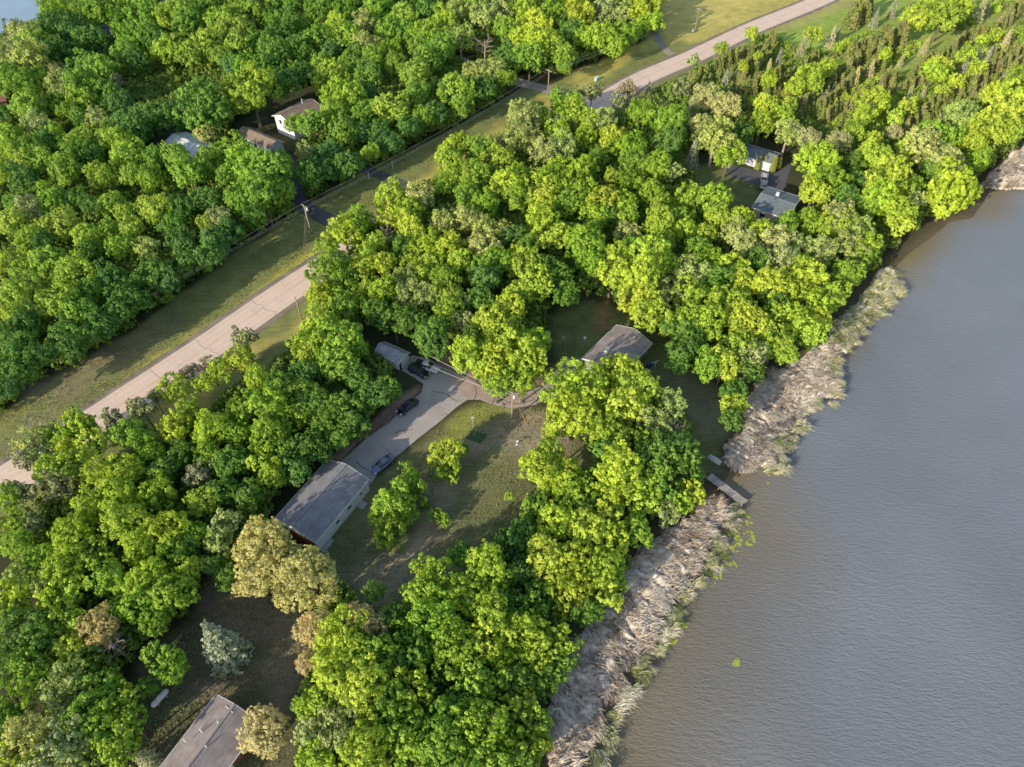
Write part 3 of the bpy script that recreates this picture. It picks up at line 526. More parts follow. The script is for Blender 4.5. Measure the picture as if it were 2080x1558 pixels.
# crowns as surveyed: x,y,radius,kind[,height]
GROVES={
 'N1':'''115,18,26,L 160,25,24,B 205,18,28,B 240,38,22,B 110,52,30,D 150,68,32,D 188,82,30,D 28,58,16,K 50,72,26,P 72,88,28,L 20,112,36,P 62,122,38,P 50,168,34,B 15,155,30,B 78,168,22,B 110,102,24,D 135,108,22,D 112,145,18,T 127,172,26,P 172,135,28,B 207,142,26,B 170,177,30,B 216,186,26,B 238,162,13,X 266,76,26,B 256,105,24,B 278,126,22,D 302,78,28,B 332,92,26,D 292,28,30,B 352,32,30,L 385,48,30,B 418,12,28,B 450,42,30,L 482,62,30,L 500,22,30,B 342,104,26,L 378,102,30,L 425,95,30,L 455,118,22,B 490,92,28,B 500,140,28,B''',
 'N2':'''582,15,24,B 545,32,20,B 580,58,28,B 645,15,28,B 608,50,20,B 645,78,28,B 682,48,22,L 735,45,24,P 770,18,28,B 820,32,22,L 870,20,24,D 702,72,28,L 745,88,28,P 790,60,24,B 825,68,20,B 870,65,28,L 932,20,28,P 982,32,28,P 935,72,28,P 895,100,32,B 865,125,28,B 558,108,32,B 530,85,24,B 618,112,22,B 655,130,20,B 675,155,30,L 670,108,20,D 710,130,20,B 745,150,28,B 760,118,24,B 805,132,22,B 840,150,26,L 795,100,20,L 985,92,20,X 995,138,28,P 957,142,20,P 1028,160,20,B 925,185,30,B 940,218,20,B 887,178,18,D 980,180,24,D 700,200,36,L 675,228,26,L 745,190,22,D 795,220,34,L 845,192,26,B 862,236,22,B 765,262,24,D 742,228,24,B 695,270,30,B 632,252,26,B 597,252,18,B 620,308,18,P 668,312,28,D 708,335,24,D 752,308,17,L 798,290,20,D 832,258,22,D 890,228,22,D 772,285,18,D 632,352,26,D 662,345,24,D 510,188,44,L 414,219,46,B 580,170,30,D 608,150,26,D 725,110,22,B 905,45,24,B 850,95,22,B 700,20,26,B 610,85,20,D 730,270,20,D 545,140,28,D 560,75,22,D 720,5,22,D 480,140,24,D''',
 'N3':'''62,220,30,L 78,252,26,P 15,275,24,L 108,212,22,B 140,225,20,B 170,205,24,L 165,240,20,B 198,240,22,P 212,275,24,B 165,280,24,L 112,265,16,L 88,285,24,D 70,297,24,B 150,305,26,B 238,285,28,L 275,262,28,D 245,215,30,D 300,240,30,D 342,235,28,D 262,315,28,L 312,320,24,B 357,318,26,B 205,355,28,L 132,345,28,B 88,330,24,L 45,330,28,L 25,305,22,L 50,365,28,D 8,350,24,L 265,355,22,L 305,360,26,L 385,352,34,B 425,322,26,B 475,305,30,B 370,335,12,L 415,272,17,P 500,340,36,L 548,345,44,B 535,395,38,B 462,358,24,B 570,388,24,B 8,230,18,D 245,250,22,D 190,315,22,D''',
 'N4':'''15,450,26,L 62,422,28,P 32,408,20,B 105,405,28,L 120,455,32,L 150,402,22,B 175,478,26,L 62,482,24,L 185,415,18,D 225,415,26,L 255,432,20,L 220,465,20,L 265,462,22,L 285,428,18,B 320,425,32,L 350,455,24,B 245,500,26,L 298,505,26,P 415,452,16,L 445,440,24,P 370,420,24,D 420,405,26,D 490,405,28,B 438,492,26,D 470,470,26,D 370,492,26,D 372,535,26,D 425,520,24,D 312,555,28,D 338,572,22,D 100,530,28,L 15,535,28,L 50,550,20,L 155,552,32,L 125,572,24,L 42,585,34,L 120,617,36,L 175,592,28,B 225,565,30,D 250,600,28,D 278,612,24,D 237,635,26,D 200,650,28,D 162,630,26,B 135,678,30,D 178,680,24,D 212,662,22,D 28,638,24,L 55,655,30,D 15,680,28,D 45,710,30,D 88,722,26,D 145,708,24,D 10,745,26,D 40,755,26,D 518,440,24,D 185,510,22,D 90,490,22,D 285,570,20,D 505,375,22,B 20,790,22,D''',
 'N5':'''1060,20,26,L 1087,50,28,L 1062,80,26,L 1107,90,34,L 1144,112,26,B 1077,116,28,B 1130,20,28,B 1175,27,28,L 1160,62,24,D 1213,76,28,L 1228,20,28,P 1262,27,24,P 1262,72,24,B 1244,90,24,B 1310,20,34,L 1320,46,24,L 1284,66,20,B 1050,122,22,D 1148,136,16,B 1028,110,24,D 1010,27,26,P 1030,60,24,B 1185,78,20,B 1095,5,20,B 1275,5,22,B 960,-15,28,B 860,-15,28,B 760,-15,28,B 660,-18,28,B 560,-18,28,L 460,-18,30,B 360,-20,28,B 1180,-12,24,B 1330,-10,24,B 260,-15,26,B''',
 'M1':'''1145,203,26,B 1168,225,26,B 1140,230,22,B 1178,190,13,K 1203,188,17,K 1065,238,34,P 1093,235,24,B 1193,238,22,B 1225,243,26,P 1043,280,34,P 1078,285,26,P 1133,268,22,L 1188,275,24,L 1143,300,30,P 1105,310,28,P 1243,280,26,L 1253,298,22,L 1285,300,28,B 1290,332,24,B 1338,335,28,B 1314,340,20,B 1183,345,28,B 1138,340,24,L 930,300,28,L 912,328,28,L 930,355,28,B 972,305,28,B 962,355,28,B 1010,325,30,B 1030,380,32,L 1052,355,26,L 1093,373,30,L 1120,352,24,B 1055,402,28,B 1105,400,30,L 1145,385,28,B 1157,412,30,B 1185,395,28,B 1225,408,34,L 1205,437,26,L 1245,358,16,L 1280,368,24,B 1320,390,28,B 1343,413,22,B 1270,410,24,L 1272,438,24,L 1338,448,30,B 1275,472,24,P 1370,350,18,P 955,398,30,B 985,412,26,B 900,375,24,B 1105,448,34,L 1118,482,32,L 1190,503,36,B 1205,473,22,B 1255,523,30,L 1318,518,42,L 1290,500,24,B 1343,490,28,B 1215,320,20,D 1235,440,20,D''',
 'M2':'''795,400,30,L 853,400,30,P 725,445,30,B 700,475,32,L 663,510,24,B 662,555,36,B 685,535,26,B 652,597,26,L 795,438,28,L 826,430,28,L 785,478,17,X 833,463,26,L 760,493,22,L 742,520,24,L 735,545,24,L 776,535,26,L 780,588,30,L 740,593,26,L 700,618,30,B 865,495,32,L 825,500,24,D 835,535,22,L 900,450,28,P 945,448,30,P 985,463,26,P 1012,465,24,P 908,500,30,L 935,530,26,L 980,500,32,P 1000,535,30,B 875,530,22,L 825,565,28,P 825,597,28,P 863,560,22,L 900,560,26,B 865,602,30,P 910,595,32,B 933,612,24,P 913,635,30,B 938,652,22,P 983,570,30,D 975,607,28,D 1068,540,32,L 1050,520,22,L 1088,580,34,L 1052,597,26,L 1035,628,32,L 1000,655,34,L 765,632,28,D 800,650,32,D 838,655,28,D 875,680,32,D 884,702,26,D 1025,685,38,L 963,722,40,L 1063,722,42,L 1013,735,40,L 1085,695,28,L 1008,770,34,L 1060,772,30,L 650,668,36,L 625,705,36,L 688,693,42,B 683,740,38,B 722,712,22,B 712,757,26,D 1045,480,26,D 1075,500,22,D 700,570,24,B 960,680,22,D 1150,470,24,D 1105,545,24,D 1130,560,28,D 1150,600,26,D''',
 'M3':'''1338,462,26,L 1383,440,24,B 1390,467,24,L 1398,403,26,L 1450,405,32,L 1458,443,26,L 1505,443,26,L 1490,475,28,P 1512,494,28,P 1545,470,26,L 1575,488,32,P 1597,455,24,B 1433,475,20,B 1420,505,28,B 1443,525,24,B 1200,532,28,B 1243,555,30,L 1300,568,42,L 1347,537,30,L 1295,605,36,L 1325,637,36,L 1363,593,30,P 1408,555,34,P 1395,597,32,L 1433,593,26,B 1457,570,28,D 1490,550,30,L 1513,578,26,L 1470,613,30,L 1502,620,28,L 1398,643,30,B 1438,655,34,L 1405,682,28,D 1525,655,36,L 1490,652,24,L 1563,580,34,L 1588,530,34,P 1597,595,30,L 1597,648,34,L 1575,618,26,D 1495,705,32,L 1527,718,32,P 1470,738,30,L 1438,743,28,B 1388,708,30,D 1378,738,24,D 1575,693,30,B 1600,722,18,L 1640,560,36,L 1650,620,32,L 1640,675,28,L 1690,600,26,L 1670,510,34,P 1720,555,26,B 1730,500,32,P 1700,455,30,L 1652,452,26,B 1755,515,22,B 1555,700,26,B 1528,755,24,D 1492,795,24,D 1490,822,22,L 1486,852,22,D 1367,660,24,D 1545,530,24,D 1620,500,28,P 1625,540,26,L 1665,650,24,L''',
 'R1':'''1454,280,42,P 1427,258,26,P 1481,312,28,B 1407,317,18,S 1372,276,24,D 1360,246,34,B 1300,229,24,B 1359,288,28,D 1276,184,18,K 1316,192,13,S 1344,214,8,K 1384,180,17,K 1431,200,26,T 1475,216,28,T 1401,231,16,K 1257,205,14,K 1291,264,7,S 1526,68,13,L,9 1464,98,14,L,7 1410,122,12,P,7 1660,327,38,L 1683,365,36,B 1655,388,26,L 1774,320,28,L 1885,303,44,P 1851,303,28,L 1918,337,32,P 1885,276,28,B 1918,281,26,B 1932,390,44,L 1801,370,42,L 1784,400,34,L 1824,431,30,L 1828,456,22,L 1848,377,24,B 1952,240,30,P 2003,262,36,L 2036,236,34,L 1979,292,26,L 2067,209,34,L 2020,190,22,L 2067,165,22,B 2053,265,24,L 1985,325,22,B 1700,437,32,P 1733,467,34,P 1760,498,26,L 1861,404,18,P 1602,270,28,P 1642,281,23,T 1703,288,23,T 1555,219,24,L 1548,252,24,B 1589,235,22,L 1602,215,16,L 1642,158,28,L 1511,135,10,L 1541,114,10,L 1562,160,16,L 1615,177,16,L 1818,268,16,T 1770,415,24,B 1720,400,24,D 1745,365,20,D 1740,330,20,D 1890,345,22,D 1510,270,22,D''',
 'R2':'''1653,70,15,L 1682,138,18,L 1653,152,20,L 1655,176,15,L 1856,40,22,L 1915,34,32,B 1945,17,26,L 1886,13,22,L 1896,148,22,L 1905,131,18,L 1843,218,18,L 1818,239,18,L 1773,205,25,L 1793,203,17,L 1759,233,19,L 1737,267,22,B 1776,284,18,L 1987,136,15,L 1943,165,14,L 1998,80,12,L 2021,72,13,L 1970,110,12,L 1951,117,11,L 1797,110,12,L 1913,184,12,L 1703,95,10,L 1926,136,12,L 2070,148,18,B''',
 'R3':'''1678,193,12,S 1693,182,10,S 1714,180,9,S 1737,161,14,Y 1767,146,12,Y 1793,136,11,C 1650,199,10,S 1778,38,12,S 1814,17,12,S 1990,25,15,Y 2004,19,10,S 1879,97,11,Y 1928,152,12,S 1958,136,11,S 1987,117,10,S 2009,110,10,S 2019,106,9,S 2042,85,13,Y 2055,78,9,Y 1848,191,10,S 1875,191,10,S 1805,222,11,S 1818,216,8,S 1689,78,12,Y 1701,72,9,S 1992,191,10,Y 1905,246,9,Y 1917,241,8,S 2064,131,12,S 2038,161,12,S 1629,101,14,S 1582,121,11,S 1562,135,10,Y 1474,162,13,S 1494,155,9,S 1800,160,16,C 1790,172,16,C 1810,170,14,C 1830,125,9,Y''',
 'W1':'''498,690,24,K 424,742,18,K 387,756,16,K 488,729,26,L 448,752,24,L 414,776,22,L 353,789,28,L 313,806,14,K 290,833,26,K 229,853,22,K 161,862,30,L 67,902,34,P 98,877,22,P 120,893,26,L 152,872,20,L 88,925,26,P 62,935,24,K 140,905,24,B 180,870,18,B 100,955,28,L 353,867,30,L 431,873,36,L 421,924,26,B 539,833,50,B 552,877,40,B 528,932,30,L 552,966,26,L 448,998,28,D 505,1005,30,D 623,907,32,D 599,957,26,D 572,789,30,D 525,769,26,L 640,823,34,D 666,857,30,D 404,964,26,K 188,900,30,L 141,917,26,L 256,877,30,B 289,892,26,B 148,943,32,L 256,954,34,L 202,957,28,L 111,991,28,K 50,1001,24,K 20,1010,28,B 236,1010,40,L 188,1020,34,L 320,1000,34,L 330,955,26,D 732,778,26,D 788,788,24,D 760,808,30,D 700,830,34,D 725,862,26,D 692,885,24,D 655,918,20,D 600,850,30,B 480,880,26,B 370,920,26,D 470,940,30,D 570,920,26,B 485,835,26,B 620,760,28,D 310,920,22,B 382,830,22,B 610,800,30,B''',
 'W2':'''20,1065,30,B 34,1105,28,B 67,1061,20,K 151,1082,38,L 256,1060,44,L 343,1075,36,L 283,1107,36,L 135,1148,38,L 219,1173,40,B 303,1175,38,L 353,1122,30,B 387,1156,24,L 353,1206,38,B 286,1228,36,B 313,1260,28,B 135,1202,34,L 91,1190,28,P 40,1166,28,P 30,1215,36,B 111,1228,34,L 135,1267,32,L 141,1317,28,L 202,1270,38,T 232,1312,26,X 55,1290,44,D 20,1345,40,D 88,1310,32,D 67,1360,40,B 135,1391,44,P 202,1401,38,B 34,1420,40,B 60,1492,48,P 135,1492,44,P 188,1459,46,B 249,1425,32,B 263,1468,32,B 242,1512,42,B 293,1540,26,S 20,1545,40,L 111,1545,42,P 330,1336,34,B 448,1308,52,S 356,1358,26,B 454,1068,30,P 441,1102,28,P 462,1175,24,D 434,1149,20,D 532,1105,50,T 525,1172,40,T 626,1180,56,T 590,1149,42,T 636,1276,32,T 626,1345,23,T 535,1488,47,T,7 629,1492,32,P 623,1437,26,L 410,1020,28,B 395,1085,26,B 190,1120,30,B 80,1130,26,B 250,1230,26,B 20,1260,26,D 175,1345,28,D 10,1470,30,D 300,1395,18,D 380,1110,22,D''',
 'W3':'''700,1290,50,L 690,1360,48,L 742,1400,48,L 650,1420,32,L 762,1332,42,B 800,1440,42,B 690,1470,46,P 742,1520,46,L 822,1502,40,B 640,1535,34,L 730,1250,26,T 762,1272,28,T 797,1255,28,D 878,1173,42,L 858,1202,36,B 986,1150,42,L 1006,1188,36,L 936,1127,26,D 1025,1107,34,D 952,1202,38,L 885,1253,48,B 926,1302,42,B 993,1240,40,L 986,1296,38,L 1060,1280,42,L 1094,1215,34,D 1111,1139,44,L 1171,1138,40,L 1128,1060,36,L 1195,1074,40,L 1245,1101,34,L 1245,1057,32,L 1229,1158,42,L 1161,1202,42,L 1232,1202,36,L 1195,1242,28,D 1294,1080,28,B 1128,1309,38,L 1092,1326,34,L 1135,1356,30,B 1020,1336,28,L 909,1350,32,B 966,1377,36,B 1013,1387,32,L 976,1465,44,L 1060,1427,30,L 1087,1461,30,B 1027,1494,34,B 1077,1521,34,B 1101,1510,20,L 892,1509,46,B 942,1545,36,B 841,1392,38,B 830,1459,34,B 899,1455,34,D 850,1320,34,D 1060,1160,30,D 1040,1230,30,D 1050,1380,30,D 760,1200,22,D 1000,1545,34,B 1060,1558,34,D 830,1290,30,B 805,1345,30,D 940,1420,30,D 1060,1340,28,B 1100,1390,28,D 1180,1010,30,B 1060,1080,28,D''',
 'Y1':'''1168,785,50,L 1161,842,48,L 1192,816,40,L 1262,755,38,L 1289,790,44,L 1269,825,40,L 1215,868,34,L 1245,886,32,B 1363,823,32,P 1330,857,32,P 1373,873,20,X 1296,899,26,L 1330,909,32,D 1373,909,32,D 1114,926,32,L 1094,956,36,L 1144,970,38,L 1161,1003,36,L 1259,956,44,L 1296,976,40,L 1235,1010,40,L 1313,1020,32,L 1350,943,32,D 1346,993,32,D 1087,1027,28,B 1400,922,28,D 1402,962,24,D 1408,1000,24,L 1382,1022,24,L 1358,1044,24,P 1230,915,28,D 1300,940,28,D 1205,970,28,D''',
 'Y2':'''907,921,32,L,6.5 905,954,28,B,5 941,915,13,B,2.6 831,991,40,B,7 800,1030,42,B,7 790,1078,36,B,6 893,1052,20,B,3.2 1035,1008,11,L,3.6''',
}
# the individuals: the ~300 broadleaf trees that show largest; the smaller, farther ones are one woodland mass
_all=[]
for k_,v_ in GROVES.items():
    for e in v_.split():
        a=e.split(','); _all.append((k_,float(a[0]),float(a[1]),float(a[2]),a[3],float(a[4]) if len(a)>4 else None))
_bl=sorted([t for t in _all if t[4] in 'LBD' and t[0]!='R2'],key=lambda t:-(t[3]+(50 if t[0][0]=='Y' else 9 if t[0]=='R1' else 0)-(3 if t[4]=='D' else 0)))
_mass=set(_bl[300:]); mass=[]
for t in _all: tree(*t[1:5],H=t[5],young=t[0]=='R2',mass=mass if t in _mass else None)
scatter('woodland',[p[0] for p in PB],[m_[0] for m_ in mass],[m_[1] for m_ in mass],[m_[2] for m_ in mass],[m_[3] for m_ in mass],[m_[4] for m_ in mass],'dense green broadleaf canopy filling the woods between the bigger trees')
# rows of the young pine plantation
_rows=[]
for px,wd,r0,st in (([(1725,122),(1760,103),(1800,90),(1832,66)],10,13,1.9),([(1735,36),(1748,20),(1765,28)],9,14,1.8),([(2045,45),(2021,57),(1990,72),(1958,80),(1926,103),(1905,115),(1873,133),(1848,168)],5,11,1.9),([(2100,88),(2080,102),(2042,120),(2000,152),(1968,180),(1926,198),(1884,224),(1852,250),(1818,276)],9,12,1.8),([(1766,184),(1725,216),(1693,230),(1668,242)],5,13,2.0),([(1665,118),(1640,130),(1615,147),(1585,172),(1558,192)],4,11,2.2),([(1568,85),(1540,100),(1515,112),(1481,130),(1440,146),(1400,164)],6,12,1.9),([(1560,118),(1531,143),(1500,160)],4,12,2.2),([(2070,15),(2045,30)],5,12,2.0),([(1600,185),(1640,165),(1700,150),(1740,130)],3,11,2.0),([(1625,232),(1680,205),(1730,165),(1790,120)],3,11,2.1),([(1700,262),(1760,222),(1810,190),(1870,165),(1930,128)],3,10,2.1),([(1480,185),(1530,175),(1590,140)],3,11,2.0),([(1400,185),(1440,168),(1500,145),(1560,105)],3,11,2.0),([(1590,232),(1640,205),(1690,172),(1730,150)],3,11,2.0),([(1720,255),(1770,215),(1830,180),(1900,155)],3,10,2.0),([(2090,140),(2050,165),(2000,190),(1950,225),(1900,260)],3,10,2.0),([(2085,125),(2040,150),(1990,180),(1930,215),(1880,252)],3,10,2.1)):
    P=resample(wp(px,2.5),st); rr=random.Random(int(px[0][0]))
    for p in P:
        # world -> photo position of the crown
        yy=p[1]; v=Vector((p[0],p[1],2.5-ALT)); dpt=v.y*cp-v.z*sp; u_=v.y*sp+v.z*cp
        X_=W0/2+F*v.x/dpt; Y_=H0/2-F*u_/dpt
        for _ in range(2 if wd>6 else 1): _rows.append((X_+rr.uniform(-wd,wd)*.6,Y_+rr.uniform(-wd,wd),r0*rr.uniform(.75,1.15)))
_rows.sort(key=lambda q:-q[2]); massC=[]
for k_,q in enumerate(_rows): tree(*q,'C',mass=massC if k_>=285 else None)
scatter('pine_plantation',[p[0] for p in PC],[m_[0] for m_ in massC],[m_[1] for m_ in massC],[m_[2] for m_ in massC],[m_[3] for m_ in massC],[m_[4]%3 for m_ in massC],'smaller young pines filling the gaps of the planted rows',lm='needlew')
# ------------------------------------------------------------------ undergrowth below the canopy
clear=[[(-400,1120),(0,845),(240,695),(520,495),(600,440),(598,380),(590,340),(560,330),(600,335),(625,415),(750,347),(900,275),(1040,200),(1000,165),(930,125),(940,110),(1040,150),(1130,155),(1250,115),(1345,62),(1310,30),(1335,10),(1500,-200),(2100,-200),(1700,30),(1640,60),(1540,95),(1420,150),(1340,190),(1240,250),(1100,260),(900,360),(700,500),(650,620),(600,720),(400,850),(200,960),(0,1100),(-300,1300)],
 yard,[(1390,330),(1470,300),(1560,280),(1640,330),(1640,440),(1600,460),(1530,470),(1480,430),(1400,380)],
 [(672,930),(700,905),(760,850),(820,800),(830,740),(740,700),(760,670),(840,690),(900,710),(930,700),(960,720),(1110,770),(1100,785),(760,880),(695,940)],
 lawn,bl,[(1110,640),(1200,605),(1290,640),(1360,700),(1450,790),(1475,860),(1460,1000),(1400,960),(1390,860),(1340,790),(1130,800),(1110,720)],
 [(540,1050),(665,920),(760,970),(640,1130)],[(300,300),(340,255),(430,270),(430,330),(350,340)],[(470,300),(500,240),(545,190),(650,180),(660,260),(600,330),(520,330)],
 [(1530,120),(1700,20),(2200,-150),(2500,0),(2100,180),(1960,220),(1830,290),(1700,270),(1540,230),(1440,180),(1470,140)],[(-60,240),(20,190),(45,215),(20,250),(-60,300)],[(200,40),(245,40),(250,120),(200,120)],[(280,1330),(380,1330),(380,1450),(300,1470)],[(1100,560),(1160,560),(1160,610),(1100,610)]]
g=np.stack(np.meshgrid(np.arange(-205,215,2.9),np.arange(18,318,2.9)),-1).reshape(-1,2)+np.random.default_rng(5).uniform(-1.2,1.2,(1,2)); g=g+np.random.default_rng(6).uniform(-1.1,1.1,g.shape)
ok=(inwater(g)>2.5)
for pl in clear: ok&=sdist(g,wp(pl))>1.6
ok&=np.abs(g[:,0])<g[:,1]*.70+40
g=g[ok]; r9=np.random.default_rng(9); n=len(g); s9=r9.uniform(1.7,2.8,n)
cc=np.array([.11,.20,.03])*r9.uniform(.75,1.35,(n,1))*np.array([1,1,1])+np.array([.03,.03,0])*r9.random((n,1))
scatter('undergrowth',[p[0] for p in PSm],np.c_[g,s9*.75],np.c_[np.zeros((n,2)),r9.uniform(0,6.28,n)],np.c_[s9,s9,s9*r9.uniform(.7,1.2,n)],np.c_[cc,np.ones(n)],r9.integers(0,3,n),'dark green saplings and brush covering the woodland floor')
pl_=wp([(1390,168),(1480,120),(1560,78),(1610,100),(1680,110),(1760,60),(1850,60),(1960,20),(2120,-20),(2160,90),(2080,160),(1960,220),(1830,285),(1700,265),(1560,235),(1440,200)])
hole=[wp([(1830,130),(1900,90),(2000,45),(2080,0),(2110,20),(2000,75),(1930,100),(1880,125),(1840,165),(1815,150)]),wp([(1660,30),(1720,60),(1760,60),(1700,100),(1640,80)]),wp([(1850,60),(1930,70),(1900,90),(1840,85)])]
g=np.stack(np.meshgrid(np.arange(60,240,2.1),np.arange(190,330,2.1)),-1).reshape(-1,2); g=g+np.random.default_rng(16).uniform(-.9,.9,g.shape)
ok=(sdist(g,pl_)<0)&(fbm(g,9,77)>.38)&(inwater(g)>3)
for h_ in hole: ok&=sdist(g,h_)>1
g=g[ok]; r9=np.random.default_rng(19); n=len(g); s9=r9.uniform(.8,1.5,n); kk=r9.random((n,1)); cc=np.where(kk<.45,np.array([.18,.32,.04]),np.where(kk<.8,np.array([.30,.46,.04]),np.array([.18,.22,.06])))*r9.uniform(.8,1.2,(n,1))
scatter('brush',[p[0] for p in PSm],np.c_[g,s9*.7],np.c_[np.zeros((n,2)),r9.uniform(0,6.28,n)],np.c_[s9,s9,s9*r9.uniform(.8,1.3,n)],np.c_[cc,np.ones(n)],r9.integers(0,3,n),'low mixed brush growing between the rows of young pines')
# ------------------------------------------------------------------ buildings
def rect(e0,e1,e2,he):
    a,b,c=[np.array(G(*p,he)) for p in (e0,e1,e2)]; d=(b-a); L_=np.hypot(*d); d/=L_; n_=np.array([-d[1],d[0]]); wv=(c-b)@n_; 
    ctr=(a+b)/2+n_*wv/2; return ctr,math.atan2(d[1],d[0]),L_,abs(wv),(1 if wv>0 else -1)
def house(name,label,cat,e0,e1,e2,he,rise,wallm,roofm,oh=.4,fascia=None,parts=()):
    ctr,ang,L_,W_,sg=rect(e0,e1,e2,he); root=empty(name,(ctr[0],ctr[1],0),ang,label,cat)
    hl,hw=L_/2-oh,W_/2-oh; he_w=he+rise*oh/(W_/2); zr=he+rise-.12
    mb=MB(); V=[(-hl,-hw,-.3),(hl,-hw,-.3),(hl,hw,-.3),(-hl,hw,-.3),(-hl,-hw,he_w-.1),(hl,-hw,he_w-.1),(hl,hw,he_w-.1),(-hl,hw,he_w-.1),(-hl,0,zr),(hl,0,zr)]
    mb.add(V,[(0,1,5,4),(2,3,7,6),(1,2,6,9,5),(3,0,4,8,7)]); mb.build('wall',wallm,root)
    mb=MB(); H_=W_/2; t=.16
    for s_ in (-1,1):
        V=[(-L_/2,0,he+rise),(L_/2,0,he+rise),(L_/2,s_*H_,he),(-L_/2,s_*H_,he)]; V+= [(x,y,z-t) for x,y,z in V]
        mb.add(V,[(0,1,2,3),(7,6,5,4),(3,2,6,7),(0,3,7,4),(1,5,6,2)] if s_<0 else [(3,2,1,0),(4,5,6,7),(7,6,2,3),(4,7,3,0),(2,6,5,1)])
    rf=mb.build('roof',roofm,root)
    r=MB().box((0,0,he+rise+.02),(L_-.1,.28,.06)); r.build('ridge_cap',roofm,rf)
    if fascia:
        f=MB()
        for s_ in (-1,1): f.box((0,s_*(H_+.03),he-.09),(L_+.1,.06,.20))
        for s_ in (-1,1):
            for q in (-1,1):
                a_=math.atan2(rise,H_); V=[(s_*(L_/2+.03),0,he+rise+.02),(s_*(L_/2+.03),q*(H_+.05),he+.02),(s_*(L_/2+.03),q*(H_+.05),he-.2),(s_*(L_/2+.03),0,he+rise-.2),(s_*(L_/2-.02),0,he+rise+.02),(s_*(L_/2-.02),q*(H_+.05),he+.02),(s_*(L_/2-.02),q*(H_+.05),he-.2),(s_*(L_/2-.02),0,he+rise-.2)]
                f.add(V,[(0,1,2,3),(7,6,5,4),(0,4,5,1),(3,2,6,7)])
        f.build('fascia',fascia,root)
    def wall_item(kind,face,u,z,w_,h_,m=None,fm=None):
        """face: y+ y- x+ x-; u along the wall"""
        F_={'y+':((1,0),(0,1),hw),'y-':((1,0),(0,-1),hw),'x+':((0,1),(1,0),hl),'x-':((0,1),(-1,0),hl)}[face]; (tx,ty),(nx_,ny_),dd=F_
        c=(tx*u+nx_*dd,ty*u+ny_*dd,z)
        def bx(dist,ww,hh,th): return MB().box((c[0]+nx_*dist,c[1]+ny_*dist,z),(ww if tx else th,th if tx else ww,hh))
        if kind=='window':
            fr=bx(.02,w_+.16,h_+.16,.06).build('window',fm or M['white'],root); bx(.045,w_,h_,.05).build('pane',M['glass'],fr)
        elif kind=='door':
            d_=bx(.02,w_,h_,.08).build('door',m or M['white'],root); MB().box((c[0]+nx_*.08+tx*w_*.38,c[1]+ny_*.08+ty*w_*.38,z),(.06,.06,.1)).build('handle',M['steel'],d_)
        elif kind=='garage_door':
            d_=bx(.02,w_,h_,.07).build('garage_door',m or M['white'],root); p_=MB()
            for k in range(4):
                zz=z-h_/2+h_*(k+.5)/4; cc_=(c[0]+nx_*.05,c[1]+ny_*.05,zz); p_.box(cc_,(w_*.94 if tx else .04,.04 if tx else w_*.94,h_/4-.1))
            p_.build('panel',m or M['white'],d_)
    for p_ in parts: wall_item(*p_)
    return root,(L_,W_,hl,hw)
def loc(root,x,y,z):
    a=root.rotation_euler.z; return (root.location.x+x*math.cos(a)-y*math.sin(a),root.location.y+x*math.sin(a)+y*math.cos(a),z)
M['redwall']=simple('red_brown_siding',(.22,.09,.06),.8,.3,2,stretch=(.3,.3,8)); M['taupe']=simple('taupe_siding',(.33,.29,.25),.75,.15,2,stretch=(.2,.2,8))
M['concrete']=simple('concrete',(.40,.38,.35),.9,.15,2); M['darkwood']=simple('dark_wood',(.10,.07,.05),.85,.3,3)
# 1 long grey-roofed garage
gr,(gL,gW,ghl,ghw)=house('garage','long white garage with grey shingle roof and small windows beside the lawn','garage',(555,1056),(666,933),(747,976),3.1,1.5,M['whitesiding'],M['roof_grey'],.18,M['white'],
 [('window','y-',-1.6,1.75,.8,.55),('window','y-',1.5,1.75,.9,.55),('window','y-',4.6,1.75,.5,.5),('door','y-',3.6,1.05,.95,2.05),('garage_door','x+',-1.9,1.15,2.7,2.2),('garage_door','x+',1.9,1.15,2.7,2.2),('door','x-',-2.2,1.05,.95,2.05,M['redwall'])])
MB().box((3.6,-ghw-.75,.12),(1.4,1.3,.26)).build('stoop',M['concrete'],gr)
MB().box((-ghl+1.4,-ghw-.5,.12),(2.6,.8,.22)).build('stoop',M['concrete'],gr)
mbx=MB().box((-ghl-.06,0,1.3),(.08,2*ghw,2.6)); mbx.build('end_siding',M['redwall'],gr)
# clutter behind the garage
def small(name,label,cat,px,parts_,rz=0,h=0,group=None):
    x,y=G(*px,h); r=empty(name,(x,y,h),rz,label,cat,group)
    for nm,mb_,m_ in parts_: mb_.build(nm,m_,r)
    return r
ora=simple('orange_paint',(.62,.13,.05),.5,.2,3); teal=simple('teal_plastic',(.04,.34,.42),.5,.15,2); red=simple('red_paint',(.36,.04,.03),.5,.2,3); blk=simple('black_rubber',(.02,.02,.022),.6,.2,3)
ga=gr.rotation_euler.z
p=loc(gr,-ghl-1.0,1.0,0); wbz=empty('wheelbarrow',p,ga+.6,'orange wheelbarrow tipped beside the rear wall of the long garage','wheelbarrow')
MB().add([(-.35,-.25,.3),(.35,-.3,.3),(.35,.3,.3),(-.35,.25,.3),(-.55,-.42,.72),(.65,-.45,.72),(.65,.45,.72),(-.55,.42,.72)],[(3,2,1,0),(0,1,5,4),(1,2,6,5),(2,3,7,6),(3,0,4,7)]).build('tray',ora,wbz)
MB().tube([(-1.1,-.28,.6),(.6,-.12,.2)],.03).tube([(-1.1,.28,.6),(.6,.12,.2)],.03).build('handle',M['pole'],wbz)
MB().lathe([(.0,-.05),(.19,-.05),(.2,0),(.19,.05),(.0,.05)],14,Matrix.Translation((.62,0,.2))@Matrix.Rotation(math.pi/2,4,'X')).build('wheel',blk,wbz)
